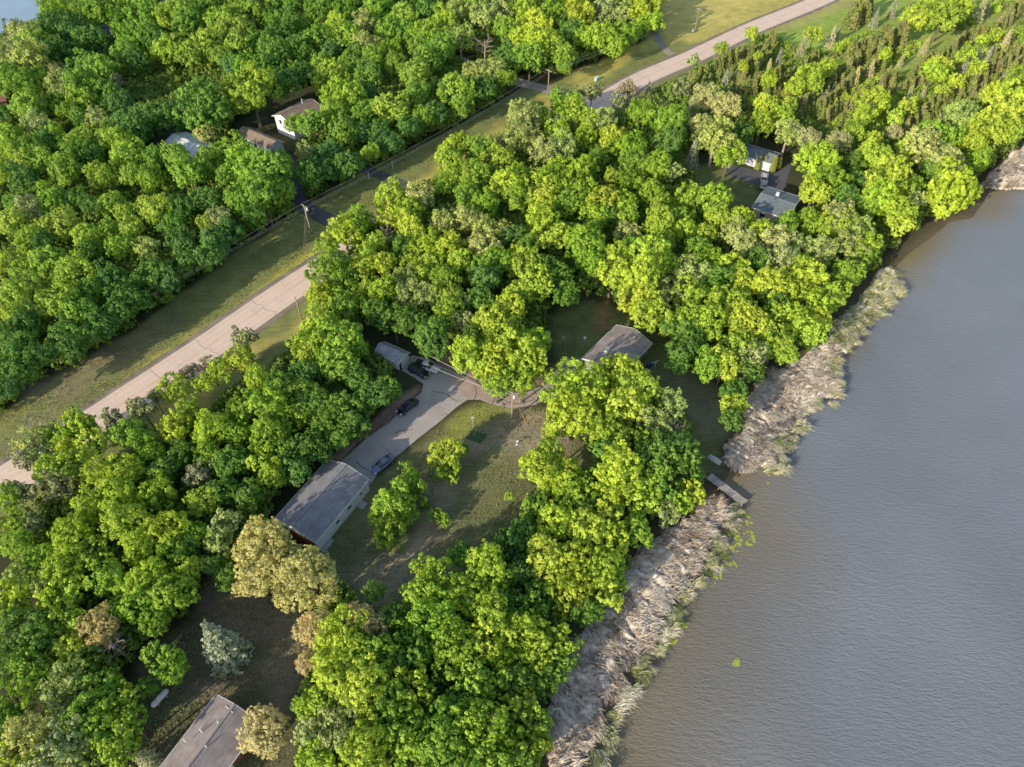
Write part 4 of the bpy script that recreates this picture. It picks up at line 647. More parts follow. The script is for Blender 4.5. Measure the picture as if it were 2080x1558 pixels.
p=loc(gr,-ghl-1.9,-.6,0); kay=empty('plank',p,ga+1.45,'long teal plank lying behind the long garage','plank'); MB().box((0,0,.12),(2.4,.22,.07)).build('board',teal,kay)
p=loc(gr,-ghl-1.1,-3.3,0); bar=empty('barrel',p,0,'red barrel standing at the rear corner of the long garage','barrel')
MB().lathe([(0,0),(.29,0),(.3,.05),(.29,.3),(.305,.33),(.29,.36),(.29,.6),(.305,.63),(.29,.66),(.3,.88),(.27,.9),(0,.9)],16).build('drum',red,bar)
p=loc(gr,-ghl-1.5,-1.9,0); wp_=empty('woodpile',p,ga+1.5,'low stack of firewood along the rear wall of the long garage','firewood'); mbw=MB()
for k in range(16): mbw.tube([((k%6)*.26-.7,-.3,.12+.22*(k//6)),((k%6)*.26-.7,.32,.12+.22*(k//6))],.11,7)
mbw.build('logs',M['pole'],wp_)
# 2 small old garage
sg_,_=house('garage','small weathered garage with open side door at the top of the yard','garage',(760,716),(811,739),(843,721),2.4,1.15,M['whitesiding'],M['roof_old'],.3,M['white'],
 [('garage_door','x+',-.35 if False else .35,1.05,2.3,2.0),('door','x+',-1.25,1.0,.6,1.9,blk),('window','y-',-.9,1.5,.55,.45)])  # black door panel paints the dark of the open side doorway
# 3 main house
mh,(mL,mW,mhl,mhw)=house('house','brown-roofed house with white chimney behind the two big trees','house',(1181,728),(1252,660),(1325,697),2.7,1.5,M['taupe'],M['roof_brown'],.45,M['white'],
 [('window','x+',-1.5,1.5,1.2,1.1),('window','x+',1.6,1.5,1.2,1.1),('window','y-',2,1.5,1.4,1.1),('window','y-',-2,1.5,1.4,1.1),('window','y+',2.2,1.5,1.4,1.1),('door','y+',-.8,1.05,.95,2.05),('window','y+',-3.6,1.5,1.2,1.0)])
cx,cy=G(1232,712,4.6); ca_=math.cos(-mh.rotation_euler.z); sa_=math.sin(-mh.rotation_euler.z); lx=(cx-mh.location.x)*ca_-(cy-mh.location.y)*sa_; ly=(cx-mh.location.x)*sa_+(cy-mh.location.y)*ca_
ch=MB().box((lx,ly,4.1),(1.0,.8,2.0)).build('chimney',M['whitesiding'],mh); MB().box((lx,ly,5.15),(1.15,.95,.1)).build('chimney_cap',M['concrete'],ch)
for q,(ux,uy) in enumerate(((4.2,-1.2),(2.2,-1.8))): MB().tube([(ux,uy,3.4),(ux,uy,4.35)],.07,8).build('vent_pipe',M['steel'],mh)
MB().tube([(-mL/2-.05,mW/2,2.75),(-mL/2-.05,0,4.28),(-mL/2-.05,-mW/2,2.75)],.05,5).build('rake_trim',M['white'],mh)
# 4 lakeside house
lh,(lL,lW,lhl,lhw)=house('house','slate-roofed cream house above the lake with brown deck','house',(1560,379),(1630,401),(1524,420),4.4,1.1,M['cream'],M['roof_slate'],.45,M['white'],
 [('window','y-',2.9,2.9,1.1,1.3),('window','y-',-1.5,2.9,1.3,1.2),('window','y-',4.1,1.2,.6,1.0),('window','x-',0,2.9,1.4,1.1),('window','x-',-2.4,2.9,.9,1.1),('door','y+',1,1.05,.95,2.05),('window','y+',-2,2.9,1.2,1.0)])
ch=MB().box((-.8,1.6,5.3),(.7,.6,1.5)).build('chimney',M['white'],lh)
for ux,uy in ((-.6,-.6),(.9,.7)): MB().tube([(ux,uy,4.9),(ux,uy,5.75)],.1,8).build('vent_pipe',blk,lh)
dk=MB().box((lL/2-.6,-lW/2-1.2,2.6),(4.2,3.2,.15)); 
for ux in (-1.9,1.9):
    for uy in (-1.4,1.4): dk.box((lL/2-.6+ux,-lW/2-1.2+uy,1.3),(.16,.16,2.6))
dko=dk.build('deck',simple('stained_deck',(.27,.16,.11),.8,.2,3,stretch=(1,8,1)),lh); rl=MB()
for uy in (-1.55,1.55): rl.box((lL/2-.6,-lW/2-1.2+uy,3.6),(4.2,.07,.08)); 
rl.box((lL/2+1.45,-lW/2-1.2,3.6),(.07,3.1,.08))
for k in range(9): rl.box((lL/2-2.6+k*.5,-lW/2-2.75,3.1),(.05,.05,.95))
rl.build('railing',M['white'],dko)
# 5 its garage
tg,_=house('garage','pale garage with grey-green roof behind the pointed arborvitae','garage',(1516,291),(1586,312),(1576,336),2.5,1.1,M['whitesiding'],M['roof_slate'],.35,M['white'],
 [('garage_door','y-',2.4,1.1,2.6,2.1),('garage_door','y-',-1.2,1.1,2.6,2.1),('window','y-',-3.9,1.5,.8,.7),('window','x+',0,1.5,.8,.8)])
# 6-8 buildings in the north woods
h6,_=house('house','white-walled house with brown roof half hidden in the woods','house',(552,235),(618,203),(652,222),5.2,1.5,M['whitesiding'],M['roof_tan'],.5,M['white'],
 [('window','x-',-1.6,4.0,1.1,1.2),('window','x-',1.4,4.0,1.1,1.2),('window','y-',-3,4,1.2,1.1),('window','y-',1,4,1.2,1.1),('door','y-',-1,1.05,.95,2.05)])
MB().tube([(2.5,.4,5.8),(2.5,.4,8.0)],.16,8).build('vent_pipe',M['steel'],h6)
h7,_=house('garage','brown-roofed garage with white door at the end of the blacktop driveway','garage',(481,274),(549,304),(584,292),2.6,1.5,M['whitesiding'],M['roof_tan'],.45,M['white'],
 [('garage_door','x+',.9,1.15,2.6,2.2),('door','x+',-1.5,1.05,.9,2.05,M['taupe']),('window','y-',0,1.5,1,.8)])
h8,_=house('shed','pale blue-white metal-roofed shed in a gap in the woods','shed',(396,322),(329,293),(381,269),3.0,1.3,M['whitesiding'],M['roof_white'],.3,M['white'],
 [('garage_door','x+',0,1.3,2.8,2.5,M['cream']),('window','y+',1,1.6,.9,.7)])
# 9 house at the near edge
h9,(nL,nW,nhl,nhw)=house('house','grey-brown shingled house near the white propane tank','house',(300,1590),(439,1410),(536,1459),3.0,1.7,M['redwall'],M['roof_brown'],.5,M['white'],
 [('window','y+',2,1.6,1.2,1.1),('window','y+',5,1.6,1.2,1.1),('window','y-',3,1.6,1.6,1.2),('door','y-',0,1.05,.95,2.05),('window','x+',-1.5,1.6,1.2,1.1),('window','x+',1.8,1.6,1.2,1.1)])
for ux,uy in ((nhl-2.2,.3),(1.5,1.6),(.4,-.4),(-.3,2.6)): MB().tube([(ux,uy,4.0),(ux,uy,5.0)],.09,8).build('vent_pipe',M['white'],h9)
MB().tube([(nL/2-.7,.9,4.42),(nL/2-.9,-.5,4.62)],.06,6).build('gutter_strip',M['white'],h9)
# 10.. small ones
house('cabin','dark-roofed cabin in a shadowed gap near the farther lake','cabin',(208,50),(238,52),(237,70),2.6,1.1,M['taupe'],M['roof_slate'],.3,None,[('window','y-',0,1.5,1,.8),('door','y-',1.5,1.05,.9,2.0)])
house('shed','tiny tan-roofed shed tucked under trees behind the brown-roofed house','shed',(1122,584),(1142,573),(1150,584),2.0,.7,M['redwall'],M['roof_tan'],.2,None,[('door','y-',0,.95,.8,1.8)])
house('house','pinkish-roofed house glimpsed at the very top of the woods','house',(312,10),(350,-8),(362,10),3.0,1.4,M['cream'],simple('pink_roof',(.42,.27,.24),.8,.2,2),.3,None,[('window','y-',0,1.5,1,.8)])
house('cabin','red-brown cabin at the far edge of the small sunlit glade','cabin',(-40,190),(4,180),(10,205),2.6,1.2,M['redwall'],simple('rust_roof',(.26,.10,.07),.8,.2,2),.3,None,[('window','x+',0,1.5,1,.8)])
# arborvitae in front of the garage, smaller details
for x,y,r in ((1540,334,6.5),(1553,332,5.5),(1571,336,7.5),(1582,334,5.5)): tree(x,y,r,'A')
# ------------------------------------------------------------------ cars
def paint(nm,c,met=.4): 
    m,N,L,P_=mat(nm); P_.inputs['Base Color'].default_value=(*c,1); P_.inputs['Metallic'].default_value=met; P_.inputs['Roughness'].default_value=.28; P_.inputs['Coat Weight'].default_value=.6; return m
M['tyre']=blk; M['rim']=simple('alloy',(.5,.5,.52),.35,.05,3,metal=.8); M['lamp']=simple('headlamp',(.75,.78,.8),.15,.05,3,spec=.8); M['tail']=simple('tail_lamp',(.35,.02,.02),.25,.1,3)
def loft(secs,n=12,crown=.0):
    """secs: (x, halfwidth, zlow, zhigh, topinset)"""
    V=[];Fc=[]
    for x,hw_,z0,z1,ti in secs:
        zs=z0+(z1-z0)*.55
        ring=[(-hw_*.9,z0),(-hw_,z0+(z1-z0)*.25),(-hw_,zs),(-hw_+ti,z1-.04),(-hw_*.4,z1),(hw_*.4,z1),(hw_-ti,z1-.04),(hw_,zs),(hw_,z0+(z1-z0)*.25),(hw_*.9,z0)]
        V+=[(x,a,b) for a,b in ring]
    k=10
    for i in range(len(secs)-1):
        for j in range(k): Fc.append((i*k+j,(i+1)*k+j,(i+1)*k+(j+1)%k,i*k+(j+1)%k))
    Fc.append(tuple(range(k))); Fc.append(tuple((len(secs)-1)*k+j for j in range(k-1,-1,-1))); return V,Fc
def car(name,label,px,to,pm,kind='sedan',group=None):
    c=np.array(G(*px,.7)); t=np.array(G(*to,.7)); d=t-c; a=math.atan2(d[1],d[0]); r=empty(name,(c[0],c[1],.04),a,label,{'sedan':'car','suv':'car','pickup':'pickup truck'}[kind],group)
    if kind=='pickup':
        b=[(-2.75,.86,.5,.95,.05),(-2.6,.95,.42,1.08,.05),(-.7,.97,.4,1.10,.05),(.9,.97,.38,1.10,.08),(1.2,.97,.38,1.10,.12),(2.3,.93,.4,1.02,.16),(2.68,.86,.42,.92,.16),(2.8,.7,.5,.75,.1)]; wb=(-1.75,1.75); gl=[(-.85,.82,1.08,1.12,.1),(-.75,.84,1.08,1.72,.18),(.55,.84,1.08,1.75,.18),(1.2,.84,1.08,1.12,.1)]; rf=[(-.7,.70,1.70,1.80,.1),(-.1,.74,1.70,1.84,.1),(.5,.70,1.70,1.80,.1)]
    elif kind=='suv':
        b=[(-2.3,.7,.5,.95,.1),(-2.22,.88,.4,1.08,.1),(-1.4,.95,.36,1.12,.1),(0,.96,.34,1.10,.1),(1.0,.95,.34,1.08,.12),(1.75,.92,.36,1.02,.16),(2.2,.84,.38,.9,.18),(2.33,.66,.45,.72,.1)]; wb=(-1.4,1.42); gl=[(-2.2,.78,1.05,1.12,.1),(-2.0,.8,1.05,1.6,.2),(.2,.8,1.05,1.66,.2),(1.1,.82,1.05,1.12,.1)]; rf=[(-2.02,.66,1.58,1.66,.1),(-1,.7,1.58,1.73,.1),(0,.7,1.58,1.73,.1),(.25,.64,1.58,1.68,.1)]
    else:
        b=[(-2.35,.68,.48,.85,.1),(-2.25,.84,.38,.98,.12),(-1.5,.91,.32,.98,.12),(0,.92,.3,.95,.1),(1.0,.91,.3,.95,.12),(1.8,.88,.32,.88,.16),(2.25,.8,.34,.74,.18),(2.38,.62,.4,.6,.1)]; wb=(-1.4,1.4); gl=[(-1.75,.74,.93,.99,.1),(-1.0,.74,.93,1.38,.2),(.1,.74,.93,1.42,.2),(1.05,.78,.93,.98,.1)]; rf=[(-1.05,.60,1.34,1.40,.1),(-.5,.64,1.36,1.455,.1),(0,.63,1.36,1.45,.1),(.2,.58,1.34,1.42,.1)]
    bo=MB().add(*loft(b)).build('body',pm,r,True); mod=bo.modifiers.new('sub','SUBSURF'); mod.levels=1; mod.render_levels=1
    MB().add(*loft(gl)).build('window',M['glass'],r); MB().add(*loft(rf)).build('roof',pm,r,True)
    for x in wb:
        for s_ in (-1,1):
            T4=Matrix.Translation((x,s_*.84,.33))@Matrix.Rotation(math.pi/2,4,'X'); R_=.36 if kind!='sedan' else .33
            w_=MB().lathe([(.0,-.11),(R_*.9,-.11),(R_,-.07),(R_,.07),(R_*.9,.11),(0,.11)],18,T4).build('wheel',M['tyre'],r,False)
            MB().lathe([(0,-.125),(R_*.62,-.125),(R_*.62,.125),(0,.125)],14,T4).build('rim',M['rim'],w_)
    xf=b[-2][0]; zf=(b[-2][2]+b[-2][3])/2+.1
    for s_ in (-1,1):
        MB().box((xf-.02,s_*.6,zf),(.28,.34,.16)).build('headlight',M['lamp'],r,bevel=.03); MB().box((b[1][0]+.02,s_*.66,.82),(.2,.3,.18)).build('tail_light',M['tail'],r,bevel=.03)
        MB().box((.75,s_*(b[3][1]+.1),b[3][3]-.02),(.14,.2,.13)).build('mirror',pm,r,bevel=.03)
    if kind=='pickup': MB().box((-1.65,0,1.08),(1.75,1.6,.06)).build('cargo_bed',blk,r)
    return r
pk=paint('black_paint',(.012,.013,.016)); pw=paint('white_car_paint',(.62,.63,.66),.0); pbl=paint('slate_blue_paint',(.16,.22,.34)); pg=paint('silver_paint',(.35,.36,.38))
car('parked_car','black SUV parked nose-out before the small weathered garage',(850,754),(866,762),pk,'suv')
car('pickup_truck','white pickup truck parked beside the black SUV under a tree',(867,744),(884,750),pw,'pickup')
car('parked_car','black sedan parked midway along the brown edge of the driveway',(828,825),(812,837),pk,'sedan')
car('parked_car','slate-blue sedan parked at the driveway end by the long garage',(777,942),(761,955),pbl,'sedan')
car('parked_car','white car parked between the pointed arborvitae',(1553,361),(1556,348),pw,'sedan')
car('parked_car','silver car with dark windows parked tight against the slate-roofed house',(1552,374),(1555,364),pg,'suv')
car('parked_car','white car in the shaded clearing near the dark-roofed cabin',(213,107),(222,104),pw,'suv')
car('parked_car','silver car beside a white car in the shaded woodland clearing',(230,112),(239,108),pg,'sedan')
# ------------------------------------------------------------------ propane tank
x,y=G(325,1418,.8); q=np.array(G(339,1403,.8))-np.array(G(311,1433,.8)); pt=empty('propane_tank',(x,y,0),math.atan2(q[1],q[0]),'long white propane tank on the dark grass','propane tank')
tl=np.hypot(*q)/2*.95; T4=Matrix.Translation((0,0,.85))@Matrix.Rotation(math.pi/2,4,'Y')
MB().lathe([(.0,-tl-.28),(.22,-tl-.22),(.36,-tl-.05),(.42,-tl+.15),(.42,tl-.15),(.36,tl+.05),(.22,tl+.22),(.0,tl+.28)],20,T4).build('tank',M['white'],pt,True)
for s_ in (-1,1): MB().box((s_*tl*.6,0,.28),(.2,.7,.6)).build('saddle',M['concrete'],pt)
MB().lathe([(.2,1.2),(.2,1.42),(.12,1.5),(0,1.52)],12).build('valve_dome',M['white'],pt)
# ------------------------------------------------------------------ utility poles and wires
def upole(name,label,base,h,ang,arm=True,transf=False,box=False,lean=(0,0),group=None):
    x,y=G(*base); r=empty(name,(x,y,0),ang,label,'utility pole',group)
    MB().tube([(0,0,-.3),(lean[0]*.5,lean[1]*.5,h*.5),(lean[0],lean[1],h)],[.16,.14,.11],10).build('pole',M['pole'],r,True)
    if arm:
        MB().box((0,0,h-.45),(.12,2.4,.14)).build('crossarm',M['pole'],r)
        for u in (-1.1,-.45,.45,1.1): MB().lathe([(.03,0),(.06,.05),(.05,.12),(.02,.2)],8,Matrix.Translation((0,u,h-.38))).build('insulator',M['steel'],r)
        MB().tube([(0,.7,h-.5),(0,.08,h-1.0)],.02,4).tube([(0,-.7,h-.5),(0,-.08,h-1.0)],.02,4).build('brace',M['steel'],r)
    if transf: 
        t_=MB().lathe([(0,h-1.75),(.24,h-1.75),(.26,h-1.7),(.26,h-.95),(.2,h-.88),(0,h-.86)],14,Matrix.Translation((.4,0,0))).build('transformer',M['white'],r,True)
    if box:
        for s_ in (-1,1): MB().box((s_*.35,.3,.4),(.3,.3,.8)).build('meter_box',M['steel'],r,bevel=.03)
    return r,(x,y,h)
d0=math.radians(48)
_,pA=upole('utility_pole','weathered pole with transformer where the blacktop driveway meets the verge',(633,475),8.2,d0,transf=True,box=True,lean=(-.1,.1))
_,pB=upole('utility_pole','bare-topped pole with crossarm beside the gravel side road',(1113,195),8.4,math.radians(45))
_,pC=upole('utility_pole','pale pole with crossarm alone in the sunny verge',(1411,66),8.4,math.radians(42),box=True)
_,pD=upole('utility_pole','thin plain pole on the small lawn beside the road',(613,649),6.4,d0,arm=False)
_,pE=upole('utility_pole','service pole with white transformer over the curved driveway',(1040,852),7.6,math.radians(20),arm=False,transf=True,lean=(.1,0))
bx_,by_=G(1040,852); 
MB().tube([(-.9,-.2,1.6),(0,0,1.9),(.5,.1,1.7)],.04,5).build('service_bracket',M['pole'],bpy.data.objects['utility_pole.004'])
def wire(label,a,b,sag=1.2,n=14,r=.009):
    a=Vector(a);b=Vector(b); mb_=MB(); pts=[a.lerp(b,i/n)-Vector((0,0,sag*4*(i/n)*(1-i/n))) for i in range(n+1)]
    mb_.tube(pts,r,4,False); o=mb_.build('overhead_wire',M['wire']); return tag(o,label,'wire',None)
def prev(a,dx,dy): return (a[0]+dx,a[1]+dy,a[2])
def side(p_,u,ang,dz=-.2): return (p_[0]-math.sin(ang)*u,p_[1]+math.cos(ang)*u,p_[2]+dz)
far0=(pA[0]-62,pA[1]-72,8.2); far1=(pC[0]+70,pC[1]+58,8.4)
for u,nm in ((-1.1,'roadside strand'),(-.45,'inner strand'),(1.1,'woodside strand')):
    for (q0,q1,seg) in ((far0,pA,'past the lower woods to the transformer pole'),(pA,pB,'between the transformer pole and the gravel road pole'),(pB,pC,'from the gravel road pole to the pale pole'),(pC,far1,'beyond the pale pole over the sunny verge')):
        wire(f'overhead wire, {nm}, running {seg}',side(q0,u,d0),side(q1,u,d0))
pF=(*G(870,738,0),5.5); pF=(*G(868,733,6.0),6.0)
wire('upper pale service wire from the white-transformer pole toward the small weathered garage',(pE[0],pE[1],pE[2]-.1),(pF[0]+.6,pF[1]+1.2,6.0),.5,r=.026)
wire('lower pale service wire from the white-transformer pole toward the small weathered garage',(pE[0],pE[1],pE[2]-.6),(pF[0]-.3,pF[1]-.5,5.7),.7,r=.026)
wire('thin guy wire slanting down from the transformer pole to the verge',(*G(617,505),0),(pA[0],pA[1],7.0),.02)
wire('second thin guy wire slanting down from the transformer pole to the verge',(*G(622,502),0),(pA[0],pA[1],6.4),.02)
wire('thin service wire between the plain pole and small weathered garage',pD,(*G(775,705,3.2),3.2),.6)
gw=MB().tube([(pE[0],pE[1],pE[2]-1.0),(*G(1071,862),0)],.03,5).build('guy_wire',M['pole']); tag(gw,'slanting guy wire of the white-transformer pole','guy wire')
x1,y1=G(1071,862); v=Vector((pE[0]-x1,pE[1]-y1,pE[2]-1)); gg=MB().tube([(x1,y1,0),tuple(Vector((x1,y1,0))+v*.38)],.06,6).build('guy_guard',simple('orange_guard',(.6,.22,.1),.6)); tag(gg,'orange sleeve on the foot of the guy wire','guy guard')
# ------------------------------------------------------------------ verge and yard furniture
post=lambda h,r=.05: MB().tube([(0,0,-.2),(0,0,h)],r,8)
def mailbox(px,label,col_,rz=0):
    return small('mailbox',label,'mailbox',px,[('post',post(1.05,.06),M['pole']),('box',MB().box((0,0,1.2),(.55,.24,.26)).lathe([(.12,-.27),(.12,.27)],10,Matrix.Translation((0,0,1.33))@Matrix.Rotation(math.pi/2,4,'Y')),col_)],rz)
small('marker_post','slim white marker post left of the short dark driveway','post',(750,364),[('post',post(2.0,.07),M['white']),('cap',MB().box((0,0,2.0),(.2,.2,.1)),M['white'])])
small('marker_post','slim white marker post right of the short dark driveway','post',(798,342),[('post',post(2.0,.07),M['white']),('cap',MB().box((0,0,2.0),(.2,.2,.1)),M['white'])])
small('sign','white two-panel sign at the edge of the woods','sign',(335,616),[('post',post(1.6),M['white']),('panel',MB().box((.0,.0,1.5),(1.1,.06,.36)).box((0,0,1.0),(1.1,.06,.3)),M['white'])],math.radians(20))
small('utility_box','turquoise utility box near the road junction','utility box',(1212,163),[('cabinet',MB().box((0,0,.5),(1.5,.9,1.0)),simple('turquoise',(.35,.62,.55),.6)),('lid',MB().box((0,0,1.03),(1.6,1.0,.08)),M['white'])],d0)
small('utility_box','small white pedestal beside the pale pole','utility box',(1408,64),[('cabinet',MB().box((0,0,.55),(.45,.4,1.1)),M['white']),('lid',MB().box((0,0,1.12),(.5,.45,.06)),M['steel'])],d0)
mailbox((1190,176),'blue-grey mailbox on a post by the road junction',M['steel'],d0)
small('boulder','small pale boulder alone on the sunny verge','boulder',(1320,93),[('stone',MB().lathe([(0,-.2),(.5,0),(.55,.25),(.3,.5),(0,.55)],9),M['concrete'])])
small('yard_light','white yard light on a thin post by the green patch','lamp post',(961,869),[('post',post(2.9,.05),M['steel']),('lamp_head',MB().box((0,0,2.95),(.5,.2,.12)).box((.2,0,2.85),(.16,.16,.14)),M['white'])],.4)
small('birdhouse_post','weathered birdhouse on a tall reddish post on the shaded lawn','birdhouse',(1142,713),[('post',post(3.4,.06),M['redwall']),('birdhouse',MB().box((0,0,3.5),(.5,.5,.5)).add([(-.3,-.3,3.75),(.3,-.3,3.75),(.3,.3,3.75),(-.3,.3,3.75),(0,-.3,4.05),(0,.3,4.05)],[(0,1,4),(2,3,5),(0,4,5,3),(1,2,5,4)]),M['pole'])])
small('bird_feeder','small white bird feeder on the lawn before the brown-roofed house','bird feeder',(1187,697),[('post',post(1.5,.03),M['steel']),('tray',MB().lathe([(0,1.5),(.3,1.5),(.32,1.6),(.05,1.85),(0,1.85)],10),M['white'])])
small('bird_bath','white bird bath at the edge of the dry lawn','bird bath',(1050,903),[('pedestal',MB().lathe([(.18,0),(.08,.1),(.06,.6),(.12,.75)],10),M['white']),('bowl',MB().lathe([(.08,.75),(.26,.8),(.28,.88),(.2,.84),(0,.82)],14),M['white'])])
mt=wp([(960,874),(989,884),(975,902),(946,890)]); c0=mt.mean(0); o=MB().add([(*(p-c0),.0) for p in mt]+[(*(p-c0)*.98,.09) for p in mt],[(3,2,1,0),(4,5,6,7),(0,1,5,4),(1,2,6,5),(2,3,7,6),(3,0,4,7)]).build('ground_mat',simple('green_turf_mat',(.05,.085,.045),.9,.35,3)); o.location=(c0[0],c0[1],.01); tag(o,'dark green rectangular mat lying on the dry lawn','mat')
bt=empty('beached_boat',(*G(863,1437),0),math.radians(58),'narrow dark wooden boat under the trees near the lower shore','boat')
MB().add([(-2.6,0,.45),(-1.8,-.42,.4),(0,-.55,.38),(1.8,-.42,.4),(2.6,0,.45),(1.8,.42,.4),(0,.55,.38),(-1.8,.42,.4),(-2.2,0,.1),(0,-.3,0),(2.2,0,.1),(0,.3,0)],[(0,1,8),(1,2,9,8),(2,3,10,9),(3,4,10),(4,5,10),(5,6,11,10),(6,7,8,11),(7,0,8),(8,9,10,11)]).build('hull',M['darkwood'],bt); MB().box((0,.5,.42),(3.6,.08,.06)).box((0,-.5,.42),(3.6,.08,.06)).box((.8,0,.36),(.25,.9,.04)).box((-.8,0,.36),(.25,.9,.04)).build('gunwale',simple('orange_trim',(.5,.26,.08),.6),bt)
for px,rz,lb in (((1312,722),.5,'pale clothes pole nearest the brown-roofed house'),((1330,748),.5,'pale clothes pole beside the blue covered grill')):
    small('clothes_pole',lb,'clothes pole',px,[('post',post(1.9,.05),M['white']),('crossbar',MB().box((0,0,1.9),(1.3,.07,.07)),M['white'])],rz)
small('grill','dark blue covered grill behind the brown-roofed house','grill',(1318,746),[('cover',MB().box((0,0,.65),(1.2,.7,1.2),taper=.8),simple('blue_cover',(.03,.05,.16),.6)),('shelf',MB().box((.75,0,.8),(.4,.5,.05)),M['steel'])],.7)
# fallen pale branch on the dark grass
fb=MB().tube([(-1.2,-.6,.1),(-.4,0,.3),(.2,.9,.35),(.5,1.8,.3)],[.09,.08,.05,.02],6).tube([(-.4,0,.3),(.6,-.2,.25),(1.4,-.5,.15)],[.06,.04,.015],5).build('fallen_branch',M['deadwood']); fb.location=(*G(362,1304),0); tag(fb,'pale forked branch fallen on the dark grass','branch')
# fallen leaves, twigs and tufts lying on the lawns
def litter(name,label,polys,n,seed,cols_,size,hgt):
    r=np.random.default_rng(seed); C=[]
    for pp in polys:
        P_=wp(pp); x0,y0=P_.min(0);x1,y1=P_.max(0); c=np.c_[r.uniform(x0,x1,n),r.uniform(y0,y1,n)]; C.append(c[(sdist(c,P_)<-.3)&(fbm(c,5,seed)+.25*r.random(len(c))>.56)])
    C=np.vstack(C); m_=len(C); NN=r.normal(0,.6,(m_,3))+np.array([0,0,.6]); NN/=np.linalg.norm(NN,axis=1)[:,None]
    global rng; rng=r; V,Q=leaf_quads(np.c_[C,r.uniform(.05,hgt,m_)],NN,size*r.uniform(.5,1.6,m_),.5)
    me=mesh_np(name,V,Q,[blade_mat(name,cols_)],tone=r.random(m_)); return tag(link(bpy.data.objects.new(name,me)),label,kind='stuff')
_late=[('grass_tufts','longer grass tufts scattered over the lawns',[lawn,[(1110,640),(1200,605),(1290,640),(1450,790),(1460,960),(1340,790),(1130,760)],bl],26000,91,[(.07,.12,.03),(.20,.24,.07),(.34,.32,.13)],.22,.16),
 ('grass_tufts','rough grass tufts along the road verges',[[(0,850),(240,700),(520,500),(640,415),(640,520),(300,745),(0,950)],[(640,410),(1040,200),(1100,200),(760,420)],[(1170,190),(1640,-30),(1640,0),(1230,175)]],30000,92,[(.10,.14,.04),(.26,.27,.07),(.44,.38,.14)],.26,.16),
 ('leaf_litter','brown leaf litter and twigs on the shaded soil',[bl,[(672,930),(850,785),(838,812),(695,938)],[(880,735),(930,700),(1110,770),(1040,797)]],16000,93,[(.10,.06,.04),(.30,.19,.12),(.45,.33,.22)],.16,.06)]
# ------------------------------------------------------------------ dock
a=np.array(G(1440,966,.3)); b=np.array(G(1514,1023,.3)); d=b-a; dl=np.hypot(*d); ang=math.atan2(d[1],d[0]); dck=empty('dock',(a[0],a[1],0),ang,'weathered grey plank dock reaching out through the reeds','dock')
pl=MB(); k=0
for k in range(int(dl/.3)): pl.box((.15+k*.3,random.uniform(-.03,.03),.32),(.27,1.5+random.uniform(-.06,.06),.06),random.uniform(-.015,.015))
pl.build('decking',simple('grey_planks',(.42,.37,.33),.85,.35,1.2,stretch=(4,.5,1)),dck)
MB().box((dl/2,-.6,.2),(dl,.1,.16)).box((dl/2,.6,.2),(dl,.1,.16)).build('stringer',M['darkwood'],dck)
for u in np.linspace(.3,dl-.2,4):
    for s_ in (-.72,.72): MB().tube([(u,s_,-2.2),(u,s_,.55)],.08,8).build('pile',M['pole'],dck)
sk=empty('rowboat',(*G(1452,934),.05),ang+.1,'upturned pale rowboat on the bank just before the reeds','boat')
MB().add([(-1.5,0,0),(-1.2,-.5,0),(0,-.62,0),(1.3,-.5,0),(1.3,.5,0),(0,.62,0),(-1.2,.5,0),(-1.1,-.2,.38),(0,-.35,.42),(1.2,-.3,.4),(1.2,.3,.4),(0,.35,.42),(-1.1,.2,.38)],[(0,1,7),(1,2,8,7),(2,3,9,8),(3,4,10,9),(4,5,11,10),(5,6,12,11),(6,0,12),(0,7,12),(7,8,11,12),(8,9,10,11)]).build('hull',M['steel'],sk); MB().box((0,0,.44),(2.3,.06,.06)).build('keel',M['white'],sk)
# ------------------------------------------------------------------ reeds
def blade_mat(name,cols_,tr=.15):
    m,N,L,P_=mat(name); at=node(N,'ShaderNodeAttribute',attribute_name='tone'); cr=node(N,'ShaderNodeValToRGB'); e=cr.color_ramp.elements; e[0].color=(*cols_[0],1); e[1].color=(*cols_[-1],1)
    for i,c in enumerate(cols_[1:-1]): q=e.new((i+1)/(len(cols_)-1)); q.color=(*c,1)
    L.new(at.outputs['Fac'],cr.inputs[0]); L.new(cr.outputs[0],P_.inputs['Base Color']); P_.inputs['Roughness'].default_value=.8; P_.inputs['Specular IOR Level'].default_value=.15; return m
M['reed']=blade_mat('dead_reed',[(.10,.065,.045),(.50,.385,.30),(.88,.72,.57),(.97,.88,.74)]); M['greenreed']=blade_mat('green_reed',[(.16,.20,.05),(.44,.46,.16),(.78,.70,.44),(.92,.84,.66)])
